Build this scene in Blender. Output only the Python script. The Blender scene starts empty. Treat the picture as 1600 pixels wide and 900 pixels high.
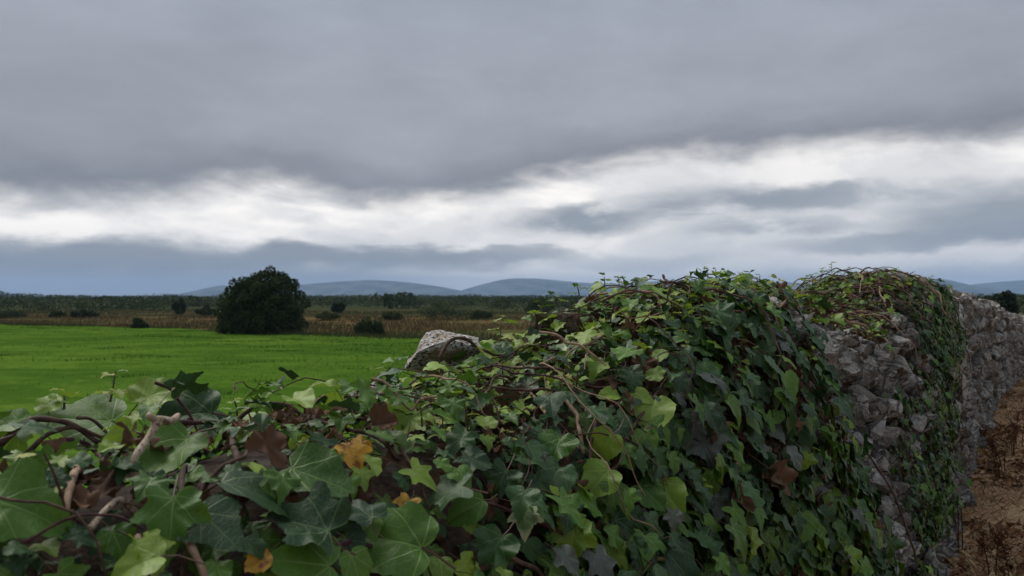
import bpy, bmesh, math, random
import numpy as np
from mathutils import Vector, Matrix, Quaternion
from mathutils.bvhtree import BVHTree
random.seed(7); rng = np.random.default_rng(7)
R = math.radians
scene = bpy.context.scene
C = scene.collection

# ------------------------------------------------------------------ camera
EYE = 1.6; FPX = 1256.0
cam_d = bpy.data.cameras.new('camera'); cam = bpy.data.objects.new('camera', cam_d); C.objects.link(cam)
PITCH = math.atan(13/FPX)
cam.location = (0, 0, EYE); cam.rotation_euler = (R(90)+PITCH, 0, 0)
cam_d.sensor_width = 36; cam_d.lens = 36*FPX/1600
cam_d.clip_start = 0.05; cam_d.clip_end = 60000
cam_d.dof.use_dof = True; cam_d.dof.focus_distance = 2.3; cam_d.dof.aperture_fstop = 7.5
scene.camera = cam
scene.view_settings.view_transform = 'Standard'; scene.view_settings.look = 'None'
scene.view_settings.exposure = 0.9; scene.view_settings.gamma = 1.0
scene.render.engine = 'CYCLES'
try:
    scene.cycles.use_denoising = True
    scene.cycles.max_bounces = 8; scene.cycles.diffuse_bounces = 4; scene.cycles.transmission_bounces = 4
    scene.cycles.volume_bounces = 1; scene.cycles.transparent_max_bounces = 8
except Exception: pass

# ------------------------------------------------------------------ node helper
class N:
    def __init__(s, tree):
        s.t = tree; s.n = tree.nodes; s.l = tree.links
    def new(s, typ, **kw):
        n = s.n.new(typ)
        for k, v in kw.items(): setattr(n, k, v)
        return n
    def put(s, sock, v):
        if isinstance(v, bpy.types.NodeSocket): s.l.new(v, sock)
        elif v is not None: sock.default_value = v
    def m(s, op, a, b=None, c=None, clamp=False):
        n = s.new('ShaderNodeMath', operation=op); n.use_clamp = clamp
        for i, v in enumerate((a, b, c)):
            if v is not None: s.put(n.inputs[i], v)
        return n.outputs[0]
    def step(s, x, a, b, lo=0.0, hi=1.0):
        n = s.new('ShaderNodeMapRange', interpolation_type='SMOOTHSTEP')
        s.put(n.inputs[0], x); s.put(n.inputs[1], a); s.put(n.inputs[2], b); s.put(n.inputs[3], lo); s.put(n.inputs[4], hi)
        return n.outputs[0]
    def mix(s, f, a, b, blend='MIX'):
        n = s.new('ShaderNodeMix', data_type='RGBA', blend_type=blend)
        s.put(n.inputs[0], f)
        for i, v in ((6, a), (7, b)):
            if isinstance(v, tuple) and len(v) == 3: v = v+(1,)
            s.put(n.inputs[i], v)
        return n.outputs[2]
    def noise(s, vec, scale, detail=4, rough=.55, dist=0.0):
        n = s.new('ShaderNodeTexNoise'); s.put(n.inputs['Vector'], vec)
        n.inputs['Scale'].default_value = scale; n.inputs['Detail'].default_value = detail
        n.inputs['Roughness'].default_value = rough; n.inputs['Distortion'].default_value = dist
        return n.outputs['Fac']
    def comb(s, x, y, z):
        n = s.new('ShaderNodeCombineXYZ')
        for i, v in enumerate((x, y, z)): s.put(n.inputs[i], v)
        return n.outputs[0]
    def sep(s, v):
        n = s.new('ShaderNodeSeparateXYZ'); s.put(n.inputs[0], v); return n.outputs
def lin(r, g, b):
    f = lambda c: (c/255/12.92) if c/255 <= .04045 else ((c/255+.055)/1.055)**2.4
    return (f(r), f(g), f(b))

# ------------------------------------------------------------------ world: Nishita sky behind a broken overcast, drawn by direction
SUN_EL, SUN_AZ = R(52), R(-50)          # azimuth from +Y, clockwise
def azel(px, py):
    x, y = (px-800)/FPX, (463-py)/FPX
    return math.degrees(math.atan(x)), math.degrees(math.atan(y/math.hypot(1, x)))
def build_world():
    w = bpy.data.worlds.new('World'); scene.world = w; w.use_nodes = True
    t = w.node_tree; t.nodes.clear(); k = N(t)
    d = k.new('ShaderNodeTexCoord').outputs['Generated']
    x, y, z = k.sep(d)
    el = k.m('MULTIPLY', k.m('ARCSINE', z), 57.2958)
    az = k.m('MULTIPLY', k.m('ARCTAN2', x, y), 57.2958)
    v = k.comb(x, y, k.m('MULTIPLY', z, 2.6))
    n1 = k.noise(v, 2.6, 5, .55, .3); n2 = k.noise(v, 8.0, 4, .55, .4); n3 = k.noise(v, 1.3, 3, .5); n5 = k.noise(v, 20.0, 4, .6)
    n4 = k.noise(k.comb(x, y, k.m('MULTIPLY', z, 2.8)), 5.5, 6, .6, .25)
    c = lambda q, a: k.m('MULTIPLY', k.m('SUBTRACT', q, .5), a)
    E = k.m('ADD', el, k.m('ADD', c(n1, 4.2), k.m('ADD', c(n2, 2.0), c(n5, 1.3))))
    E2 = k.m('ADD', el, k.m('ADD', c(n4, 2.6), k.m('ADD', c(n2, 1.0), c(n5, .9))))
    # lower edge of the cloud deck, as an elevation per azimuth
    fc = k.new('ShaderNodeFloatCurve'); cv = fc.mapping.curves[0]
    pts = [(-180, 6.5), (-70, 6.0)] + [ (azel(px, py)) for px, py in
           ((0,312),(150,316),(290,300),(420,290),(560,315),(700,325),(830,298),(960,264),(1100,250),(1250,242),(1400,243),(1520,240),(1600,228)) ] + [(60, 7.6), (180, 6.5)]
    P = [((a+180)/360, e/20) for a, e in pts]
    cv.points[0].location = P[0]; cv.points[1].location = P[-1]
    for p in P[1:-1]: cv.points.new(*p)
    fc.mapping.update()
    k.put(fc.inputs['Value'], k.m('DIVIDE', k.m('ADD', az, 180), 360))
    edge = k.m('MULTIPLY', fc.outputs[0], 20)
    rel = k.m('SUBTRACT', E, edge)
    deck = k.step(rel, -.7, 1.7)
    low = lin(123, 122, 126); mid = lin(154, 156, 161); top = lin(162, 167, 177)
    dc = k.mix(k.step(rel, 0.3, 4.2), low, mid)
    dc = k.mix(k.step(el, 9, 24), dc, top)
    dc = k.mix(k.step(el, 22, 75), dc, tuple(q*1.7 for q in top))   # an overcast sky brightens towards the zenith
    dc = k.mix(1.0, dc, k.comb(*(k.m('ADD', .68, k.m('MULTIPLY', n3, .64)),)*3), 'MULTIPLY')
    dc = k.mix(1.0, dc, k.comb(*(k.m('ADD', .75, k.m('MULTIPLY', n4, .50)),)*3), 'MULTIPLY')
    # bright gap under the deck
    br = k.mix(k.step(n4, .38, .62), lin(250, 246, 242), tuple(q*1.3 for q in lin(255, 248, 240)))
    br = k.mix(k.step(el, 4.5, .5), br, lin(246, 243, 240))
    br = k.mix(k.m('MULTIPLY', k.step(n2, .46, .66), .45), br, lin(205, 206, 209))
    br = k.mix(k.m('MULTIPLY', k.step(az, 2, 14), k.m('MULTIPLY', n1, .55)), br, lin(196, 199, 204))
    col = k.mix(deck, br, dc)
    # separate low cloud banks (centre az/el, half sizes, tilt, strength, colour)
    def bank(px, py, wx, wy, tilt, f, colr, soft=True):
        a0, e0 = azel(px, py)
        da = k.m('SUBTRACT', az, a0); de = k.m('SUBTRACT', k.m('SUBTRACT', E2, e0), k.m('MULTIPLY', da, tilt))
        r = k.m('ADD', k.m('POWER', k.m('ABSOLUTE', k.m('DIVIDE', da, wx)), 2.0), k.m('POWER', k.m('ABSOLUTE', k.m('DIVIDE', de, wy)), 2.0))
        return k.m('MULTIPLY', k.m('MULTIPLY', k.step(k.m('ADD', r, c(n2, 1.6)), 2.0, 0.0), k.step(n4, .28, .5) if colr is not b else k.step(n4, .10, .36)), f), colr
    g = lin(140, 145, 152); b = lin(141, 143, 147)
    for args in ((900, 348, 5.0, 1.0, .05, .95, g), (1130, 318, 7.5, 1.05, .03, .9, g), (1330, 308, 8, .7, .01, .7, g),
                 (1590, 335, 7.0, 1.5, .05, .95, g), (1200, 356, 5, .55, 0, .75, g), (1430, 372, 8, .6, .05, .75, g), (1010, 408, 7, .6, .02, .5, lin(170,175,181)),
                 (1360, 335, 15, 1.7, .02, .30, lin(172, 176, 182)), (1500, 428, 12, .6, 0, .6, lin(176,182,190)), (150, 400, 22, 1.15, 0, 1.0, b), (560, 405, 10, .8, -.02, .95, b), (780, 402, 5, .45, .02, .7, b)):
        f, cc = bank(*args); col = k.mix(f, col, cc)
    # bluish murk low over the left of the plain
    f = k.m('MULTIPLY', k.step(el, 3.0, 1.2), k.step(az, 2, -14))
    col = k.mix(k.m('MULTIPLY', f, .85), col, lin(122, 125, 129))
    sky = k.new('ShaderNodeTexSky', sky_type='NISHITA'); sky.sun_disc = False
    sky.sun_elevation = SUN_EL; sky.sun_rotation = SUN_AZ
    S = .1
    colx = k.mix(1.0, col, k.comb(*(2**-scene.view_settings.exposure/S,)*3), 'MULTIPLY')
    fin = k.mix(.965, sky.outputs[0], colx)
    bg = k.new('ShaderNodeBackground'); k.put(bg.inputs[0], fin); bg.inputs[1].default_value = S
    out = k.new('ShaderNodeOutputWorld'); t.links.new(bg.outputs[0], out.inputs[0])
build_world()

sd = bpy.data.lights.new('sun', 'SUN'); so = bpy.data.objects.new('sun', sd); C.objects.link(so)
sd.energy = 1.5; sd.angle = R(40); sd.color = (1.0, .95, .87)
sdir = Vector((math.sin(SUN_AZ)*math.cos(SUN_EL), math.cos(SUN_AZ)*math.cos(SUN_EL), math.sin(SUN_EL)))
so.rotation_euler = sdir.to_track_quat('Z', 'Y').to_euler(); so.location = (0, 0, 50)

# ------------------------------------------------------------------ object helpers
def link(o, parent=None):
    C.objects.link(o)
    if parent is not None: o.parent = parent
    return o
def tag(o, label=None, cat=None, group=None, kind=None):
    for kk, vv in (('label', label), ('category', cat), ('group', group), ('kind', kind)):
        if vv: o[kk] = vv
    return o
def empty(name, loc, label, cat, group=None):
    o = bpy.data.objects.new(name, None); o.empty_display_size = .2; o.location = loc
    link(o); tag(o, label, cat, group); return o
def mesh_from(name, V, F, mats=(), midx=None, smooth=True, uv=None):
    """V (n,3), F list/array of equal-length faces, uv per vertex"""
    me = bpy.data.meshes.new(name)
    V = np.asarray(V, dtype=np.float32); F = np.asarray(F, dtype=np.int32)
    nf, kf = F.shape
    me.vertices.add(len(V)); me.vertices.foreach_set('co', V.ravel())
    me.loops.add(nf*kf); me.loops.foreach_set('vertex_index', F.ravel())
    me.polygons.add(nf); me.polygons.foreach_set('loop_start', np.arange(0, nf*kf, kf, dtype=np.int32))
    for mt in mats: me.materials.append(mt)
    if midx is not None: me.polygons.foreach_set('material_index', np.asarray(midx, dtype=np.int32))
    me.polygons.foreach_set('use_smooth', np.full(nf, smooth))
    if uv is not None:
        ul = me.uv_layers.new(name='UVMap')
        ul.data.foreach_set('uv', np.asarray(uv, dtype=np.float32)[F.ravel()].ravel())
    me.update(calc_edges=True); me.validate()
    return me
def obj(name, me, parent=None, loc=None):
    o = bpy.data.objects.new(name, me); link(o, parent)
    if loc is not None: o.location = loc
    return o

def hash3(ix, iy, iz, seed):
    h = (ix*374761393 + iy*668265263 + iz*2147483647 + seed*974634777) & 0xffffffff
    h = ((h ^ (h >> 13))*1274126177) & 0xffffffff
    return ((h ^ (h >> 16)) & 0xffff)/65535.0
def vnoise(p, seed=0):
    p = np.asarray(p, dtype=np.float64); i = np.floor(p).astype(np.int64); f = p-i; f = f*f*(3-2*f)
    r = 0
    for dx in (0, 1):
        for dy in (0, 1):
            for dz in (0, 1):
                w = (f[..., 0] if dx else 1-f[..., 0])*(f[..., 1] if dy else 1-f[..., 1])*(f[..., 2] if dz else 1-f[..., 2])
                r = r + w*hash3(i[..., 0]+dx, i[..., 1]+dy, i[..., 2]+dz, seed)
    return r*2-1
def fbm(p, seed=0, oct=3):
    p = np.asarray(p, dtype=np.float64); r = 0; a = 1; t = 0
    for o in range(oct):
        r = r + a*vnoise(p*(2.03**o)+o*17.3, seed+o); t += a; a *= .5
    return r/t

# ------------------------------------------------------------------ materials
def mat(name):
    m = bpy.data.materials.new(name); m.use_nodes = True; m.node_tree.nodes.clear()
    k = N(m.node_tree); out = k.new('ShaderNodeOutputMaterial'); return m, k, out
def principled(k, out, col, rough=.6, spec=.4, bump=None, bstr=.3, bdist=.02, translucent=None):
    p = k.new('ShaderNodeBsdfPrincipled')
    if isinstance(col, tuple) and len(col) == 3: col = col+(1,)
    k.put(p.inputs['Base Color'], col); k.put(p.inputs['Roughness'], rough); p.inputs['Specular IOR Level'].default_value = spec
    if bump is not None:
        b = k.new('ShaderNodeBump'); b.inputs['Strength'].default_value = bstr; b.inputs['Distance'].default_value = bdist
        k.put(b.inputs['Height'], bump); k.l.new(b.outputs[0], p.inputs['Normal'])
    sh = p.outputs[0]
    if translucent:
        fac, tcol = translucent
        tr = k.new('ShaderNodeBsdfTranslucent'); k.put(tr.inputs[0], tcol)
        mx = k.new('ShaderNodeMixShader'); k.put(mx.inputs[0], fac); k.l.new(sh, mx.inputs[1]); k.l.new(tr.outputs[0], mx.inputs[2]); sh = mx.outputs[0]
    k.l.new(sh, out.inputs[0])
def pos(k): return k.new('ShaderNodeNewGeometry').outputs['Position']

def leaf_material(name, c1, c2, vein, veinf=.6, rough=.42, spec=.45, trans=.15, stem=(.09, .05, .03), blotch=None, edge=None):
    m, k, out = mat(name)
    geo = k.new('ShaderNodeNewGeometry'); oi = k.new('ShaderNodeObjectInfo')
    rnd = k.m('FRACT', k.m('ADD', geo.outputs['Random Per Island'], oi.outputs['Random']))
    rnd2 = k.m('FRACT', k.m('MULTIPLY', rnd, 7.31))
    uv = k.new('ShaderNodeUVMap').outputs[0]
    u, v, _ = k.sep(uv); au = k.m('ABSOLUTE', u)
    mask = None
    for a, wd in ((0, .020), (40, .016), (88, .014), (128, .012)):
        sa, ca = math.sin(R(a)), math.cos(R(a))
        perp = k.m('ABSOLUTE', k.m('SUBTRACT', k.m('MULTIPLY', au, ca), k.m('MULTIPLY', v, sa)))
        al = k.m('ADD', k.m('MULTIPLY', au, sa), k.m('MULTIPLY', v, ca))
        q = k.m('MULTIPLY', k.step(perp, wd, wd*.25), k.step(al, -.01, .03))
        q = k.m('MULTIPLY', q, k.step(al, 1.0, .1, .25, 1.0))
        mask = q if mask is None else k.m('MAXIMUM', mask, q)
    seedv = k.comb(u, v, k.m('MULTIPLY', rnd, 40))
    vo = k.new('ShaderNodeTexVoronoi', feature='DISTANCE_TO_EDGE'); k.put(vo.inputs['Vector'], seedv); vo.inputs['Scale'].default_value = 9
    fine = k.step(vo.outputs['Distance'], .07, .0)
    mask2 = k.m('MAXIMUM', mask, k.m('MULTIPLY', fine, .28))
    nz = k.noise(seedv, 4, 4)
    col = k.mix(rnd, c1, c2)
    col = k.mix(1.0, col, k.comb(*(k.m('ADD', .65, k.m('MULTIPLY', k.m('ADD', nz, k.m('MULTIPLY', rnd2, .6)), .5)),)*3), 'MULTIPLY')
    if edge: col = k.mix(k.m('MULTIPLY', k.step(k.m('ADD', k.m('POWER', k.m('ADD', k.m('MULTIPLY', u, u), k.m('MULTIPLY', k.m('SUBTRACT', v, .3), k.m('SUBTRACT', v, .3))), .5), k.m('MULTIPLY', nz, .2)), .42, .6), .8), col, edge)
    if blotch:
        bl = k.m('MULTIPLY', k.step(k.noise(seedv, 2.2, 4, .6), .52, .62), k.step(rnd2, blotch[1], blotch[1]+.1))
        col = k.mix(bl, col, blotch[0])
    # scattered weathering specks
    sp = k.step(k.noise(seedv, 22, 2), .68, .76)
    col = k.mix(k.m('MULTIPLY', sp, .35), col, (.16, .13, .07))
    col = k.mix(k.m('MULTIPLY', mask2, veinf), col, vein)
    isst = k.step(v, -1.0, -1.1)
    col = k.mix(isst, col, stem)
    # paler, duller underside
    col = k.mix(k.m('MULTIPLY', geo.outputs['Backfacing'], .35), col, tuple(min(1, x*1.6+.02) for x in c2))
    ro = k.m('ADD', rough, k.m('MULTIPLY', geo.outputs['Backfacing'], .25))
    principled(k, out, col, ro, spec, bump=k.m('ADD', k.m('MULTIPLY', mask2, -.6), k.m('MULTIPLY', nz, .6)), bstr=.35, bdist=.004,
               translucent=(trans, k.mix(.5, col, (c2[0]*1.5, c2[1]*1.6, c2[2]))))
    return m
LM = {
 'dark':  leaf_material('ivy_dark_leaf', (.012, .036, .010), (.030, .076, .018), (.13, .21, .08), .55, .44, .27, .06, blotch=((.035, .03, .028), .86)),
 'mid':   leaf_material('ivy_green_leaf', (.034, .088, .010), (.072, .150, .016), (.20, .32, .09), .6, .44, .27, .15, blotch=((.09, .05, .03), .9)),
 'bright':leaf_material('ivy_light_leaf', (.10, .19, .014), (.20, .29, .030), (.33, .45, .13), .6, .45, .4, .25, blotch=((.10, .055, .035), .88)),
 'young': leaf_material('ivy_young_leaf', (.20, .26, .04), (.34, .36, .09), (.36, .40, .2), .4, .5, .35, .3),
 'yellow':leaf_material('ivy_yellow_leaf', (.42, .24, .025), (.50, .27, .03), (.20, .10, .03), .5, .5, .35, .25, blotch=((.16, .05, .02), .0)),
 'dead':  leaf_material('ivy_dead_leaf', (.035, .015, .010), (.13, .075, .045), (.06, .035, .022), .4, .75, .12, .08),
 'purple':leaf_material('ivy_purple_leaf', (.040, .052, .038), (.060, .074, .052), (.16, .18, .13), .45, .42, .5, .06),
 'pale':  leaf_material('ivy_variegated_leaf', (.06, .12, .03), (.10, .16, .05), (.30, .34, .18), .5, .5, .35, .2, edge=(.42, .44, .25)),
}
MTYPES = list(LM); MI = {n: i for i, n in enumerate(MTYPES)}
LMATS = [LM[n] for n in MTYPES]

def bark(name, c1, c2, c3=None):
    m, k, out = mat(name); p = pos(k)
    n = k.noise(p, 60, 5); n2 = k.noise(p, 300, 3)
    col = k.mix(k.step(n, .35, .65), c1, c2)
    if c3: col = k.mix(k.step(k.noise(p, 150, 3), .55, .62), col, c3)
    principled(k, out, col, .8, .25, bump=k.m('ADD', n, k.m('MULTIPLY', n2, .5)), bstr=.6, bdist=.003); return m
VM = {'brown': bark('vine_brown_bark', (.045, .025, .018), (.10, .06, .04)),
      'red': bark('vine_reddish_bark', (.045, .018, .020), (.085, .04, .036)),
      'tan': bark('vine_tan_bark', (.20, .125, .085), (.32, .22, .15)),
      'pale': bark('vine_pale_bark', (.34, .26, .18), (.46, .38, .28), (.13, .09, .06)),
      'green': bark('vine_green_shoot', (.10, .12, .04), (.14, .10, .05))}

def stone_material():
    m, k, out = mat('limestone'); p = pos(k); oi = k.new('ShaderNodeObjectInfo'); geo = k.new('ShaderNodeNewGeometry')
    rnd = k.m('FRACT', k.m('ADD', oi.outputs['Random'], geo.outputs['Random Per Island']))
    n1 = k.noise(p, 9, 6, .65); n2 = k.noise(p, 45, 5, .6); n3 = k.noise(p, 5, 4, .6, .5)
    col = k.mix(rnd, (.175, .162, .142), (.42, .40, .365))
    col = k.mix(k.step(n1, .42, .64), col, (.12, .105, .092))
    col = k.mix(k.m('MULTIPLY', k.step(k.noise(p, 7, 5, .6), .57, .67), .45), col, (.15, .115, .06))
    col = k.mix(k.m('MULTIPLY', k.step(n3, .53, .60), k.step(n2, .45, .55)), col, (.44, .43, .39))
    col = k.mix(k.m('MULTIPLY', k.step(k.noise(p, 26, 4, .6), .62, .67), .6), col, (.55, .54, .50))
    vo = k.new('ShaderNodeTexVoronoi', feature='DISTANCE_TO_EDGE'); k.put(vo.inputs['Vector'], k.comb(*[k.m('ADD', q, k.m('MULTIPLY', n2, .05)) for q in k.sep(p)])); vo.inputs['Scale'].default_value = 9
    crack = k.step(vo.outputs['Distance'], .05, .005)
    col = k.mix(k.m('MULTIPLY', crack, .6), col, (.05, .043, .037))
    principled(k, out, col, .88, .2, bump=k.m('ADD', k.m('ADD', n1, k.m('MULTIPLY', n2, .7)), k.m('MULTIPLY', crack, -.5)), bstr=1.0, bdist=.04); return m
STONE = stone_material()
def lichen_stone():
    m, k, out = mat('lichened_limestone'); p = pos(k)
    n1 = k.noise(p, 55, 5, .65); n2 = k.noise(p, 110, 4, .6); n3 = k.noise(p, 14, 3)
    col = k.mix(k.step(n1, .36, .58), (.46, .44, .40), (.30, .26, .21))
    col = k.mix(k.step(n2, .51, .58), col, (.03, .028, .025))
    col = k.mix(k.m('MULTIPLY', k.step(n3, .56, .66), .6), col, (.30, .19, .10))
    col = k.mix(k.step(k.noise(p, 70, 4), .6, .66), col, (.58, .57, .53))
    principled(k, out, col, .85, .25, bump=k.m('ADD', n1, n2), bstr=.6, bdist=.012); return m
LICHEN = lichen_stone()
def brown_stone():
    m, k, out = mat('weathered_brown_stone'); p = pos(k); n1 = k.noise(p, 60, 5, .65); n2 = k.noise(p, 18, 3)
    col = k.mix(k.step(n1, .38, .6), (.07, .05, .035), (.17, .13, .09)); col = k.mix(k.step(n2, .5, .62), col, (.10, .085, .05))
    principled(k, out, col, .9, .2, bump=n1, bstr=.8, bdist=.015); return m
BROWN = brown_stone()
def litter():
    m, k, out = mat('earth_and_leaf_litter'); p = pos(k); n1 = k.noise(p, 40, 6, .65); n2 = k.noise(p, 12, 4)
    col = k.mix(k.step(n1, .35, .65), (.030, .020, .015), (.085, .055, .038)); col = k.mix(k.step(n2, .5, .7), col, (.10, .09, .075))
    principled(k, out, col, .9, .2, bump=n1, bstr=.8, bdist=.03); return m
LITTER = litter()

# ------------------------------------------------------------------ wall frame and ground height
WA = R(35.0)
Wv = np.array([math.sin(WA), math.cos(WA), 0.0]); Rv = np.array([math.cos(WA), -math.sin(WA), 0.0]); UP = np.array([0, 0, 1.0])
def wp(s, d, z): return np.multiply.outer(np.asarray(s, float), Wv)+np.multiply.outer(np.asarray(d, float), Rv)+np.multiply.outer(np.asarray(z, float), UP)
def sstep(x, a, b):
    t = np.clip((x-a)/(b-a), 0, 1); return t*t*(3-2*t)
FIELD_Z = -1.7
def ground_z(x, y):
    x = np.asarray(x, float); y = np.asarray(y, float)
    q = -(x*Rv[0]+y*Rv[1]); r = np.hypot(x, y)
    a = sstep(q, 1.3, 13); b = sstep(r, 45, 110)
    low = np.maximum(a, b)
    und = .10*vnoise(np.stack([x/11, y/11, 0*x], -1), 3)+.25*vnoise(np.stack([x/60, y/60, 0*x], -1), 4)*sstep(r, 80, 160)
    return FIELD_Z*low+und*low
def ray(px, py):
    d = np.array([(px-800)/FPX, 1.0, -(py-450)/FPX]); c, s = math.cos(PITCH), math.sin(PITCH)
    d = np.array([d[0], d[1]*c-d[2]*s, d[1]*s+d[2]*c]); return d/np.linalg.norm(d)
def on_field(px, py):       # where a pixel meets the low ground
    d = ray(px, py); t = (FIELD_Z-EYE)/d[2]; p = d*t; return np.array([p[0], p[1], float(ground_z(p[0], p[1]))])

# ---- ground sheet
def build_ground():
    nr, na = 170, 256
    r = np.concatenate([[0.0], np.geomspace(.4, 14000, nr-1)]); a = np.linspace(0, 2*np.pi, na, endpoint=False)
    RR, AA = np.meshgrid(r, a, indexing='ij'); X = RR*np.sin(AA); Y = RR*np.cos(AA); Z = ground_z(X, Y)
    V = np.stack([X, Y, Z], -1).reshape(-1, 3)
    i, j = np.meshgrid(np.arange(nr-1), np.arange(na), indexing='ij'); j2 = (j+1) % na
    F = np.stack([i*na+j, i*na+j2, (i+1)*na+j2, (i+1)*na+j], -1).reshape(-1, 4)[:, ::-1]
    m, k, out = mat('rough_pasture'); p = pos(k); x, y, z = k.sep(p)
    st = k.comb(k.m('MULTIPLY', x, .25), y, z)
    n1 = k.noise(st, .05, 5, .6); n2 = k.noise(p, .5, 5, .6); n3 = k.noise(p, 6, 3)
    col = k.mix(k.step(n1, .42, .58), (.115, .08, .036), (.065, .078, .028))
    col = k.mix(k.step(n2, .5, .7), col, (.17, .12, .05))
    rr = k.m('POWER', k.m('ADD', k.m('MULTIPLY', x, x), k.m('MULTIPLY', y, y)), .5)
    col = k.mix(k.step(k.m('ADD', rr, k.m('MULTIPLY', n1, 120)), 150, 260), col, (.040, .05, .022))
    col = k.mix(k.m('MULTIPLY', n3, .4), col, (.05, .045, .02))
    principled(k, out, col, .95, .0, bump=n3, bstr=.5, bdist=.08)
    o = obj('ground', mesh_from('ground', V, F, [m])); tag(o, kind='structure')
build_ground()

# ---- mown green field, its far edge running obliquely past the tree
EDGE = [(-700, 497), (-300, 502), (0, 508), (217, 513), (340, 520), (480, 526), (600, 530), (700, 534), (900, 545), (1300, 560), (1700, 565)]
def edge_r(az):
    azs = [math.atan((p-800)/FPX) for p, _ in EDGE]; rs = [3.3*FPX/(y-463)/math.cos(a) for (p, y), a in zip(EDGE, azs)]
    return np.interp(az, azs, rs)
def build_field():
    na, nr = 260, 170
    a = np.linspace(R(-58), R(32), na); rb = edge_r(a)*(1+.012*vnoise(np.stack([a*40, a*0, a*0], -1), 9))
    t = np.linspace(0, 1, nr)
    RR = 9+(rb[None, :]-9)*(t[:, None]**1.15); AA = np.broadcast_to(a, RR.shape)
    X = RR*np.sin(AA); Y = RR*np.cos(AA)
    bump = .5+.5*fbm(np.stack([X/3.2, Y/3.2, 0*X], -1), 21, 3); b2 = .5+.5*fbm(np.stack([X/.5, Y/.5, 0*X], -1), 22, 2)
    Z = ground_z(X, Y)+.05+.16*bump+.035*b2
    V = np.stack([X, Y, Z], -1).reshape(-1, 3)
    i, j = np.meshgrid(np.arange(nr-1), np.arange(na-1), indexing='ij')
    F = np.stack([i*na+j, (i+1)*na+j, (i+1)*na+j+1, i*na+j+1], -1).reshape(-1, 4)[:, ::-1]
    q = -(V[:, 0]*Rv[0]+V[:, 1]*Rv[1]); F = F[(q[F] > 2.6).all(1)]
    m, k, out = mat('meadow_grass'); p = pos(k); x, y, z = k.sep(p)
    st = k.comb(k.m('MULTIPLY', x, .35), y, z)
    n1 = k.noise(st, .22, 5, .6); n2 = k.noise(p, 1.4, 5, .65); n3 = k.noise(p, 14, 3, .6)
    col = k.mix(k.step(n1, .35, .65), (.048, .105, .014), (.085, .155, .020))
    col = k.mix(k.m('MULTIPLY', k.step(n2, .52, .7), .6), col, (.14, .19, .03))
    col = k.mix(k.m('MULTIPLY', k.step(n2, .46, .3), .6), col, (.030, .070, .008))
    col = k.mix(k.m('MULTIPLY', k.step(k.noise(k.comb(k.m('MULTIPLY', x, .5), y, z), .42, 4, .6), .50, .60), .6), col, (.030, .072, .010))
    col = k.mix(k.m('MULTIPLY', n3, .4), col, (.055, .115, .010))
    principled(k, out, col, .95, .0, bump=k.m('ADD', n2, n3), bstr=.45, bdist=.08)
    o = obj('field', mesh_from('field', V, F, [m])); tag(o, kind='structure')
build_field()

def blade_mesh(name, P, H, Wd, lean, mats, midx, bend=.35):
    """upright tapering two-segment blades (numpy)"""
    n = len(P); a = rng.uniform(0, 2*np.pi, n); la = rng.uniform(0, 2*np.pi, n)
    sx = np.stack([np.cos(a), np.sin(a), 0*a], -1)*Wd[:, None]; L = np.stack([np.cos(la), np.sin(la), 0*la], -1)*(lean*H)[:, None]
    z = np.zeros((n, 3)); z[:, 2] = H
    V = np.stack([P-sx, P+sx, P+sx*.7+z*.55+L*bend, P-sx*.7+z*.55+L*bend, P+z*.98+L], 1).reshape(-1, 3)
    b = np.arange(n)[:, None]*5
    F = np.concatenate([b+[0, 1, 2], b+[0, 2, 3], b+[3, 2, 4]], 1).reshape(-1, 3)
    return mesh_from(name, V, F, mats, np.repeat(midx, 3), True)
def plain(name, c1, c2, rough=.8, trans=0, var=True, scale=3.0):
    m, k, out = mat(name); geo = k.new('ShaderNodeNewGeometry')
    col = k.mix(geo.outputs['Random Per Island'], c1, c2)
    n = k.noise(geo.outputs['Position'], scale, 3)
    col = k.mix(k.m('MULTIPLY', n, .4), col, tuple(x*.6 for x in c1))
    principled(k, out, col, rough, .08, translucent=(trans, col) if trans else None); return m

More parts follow.
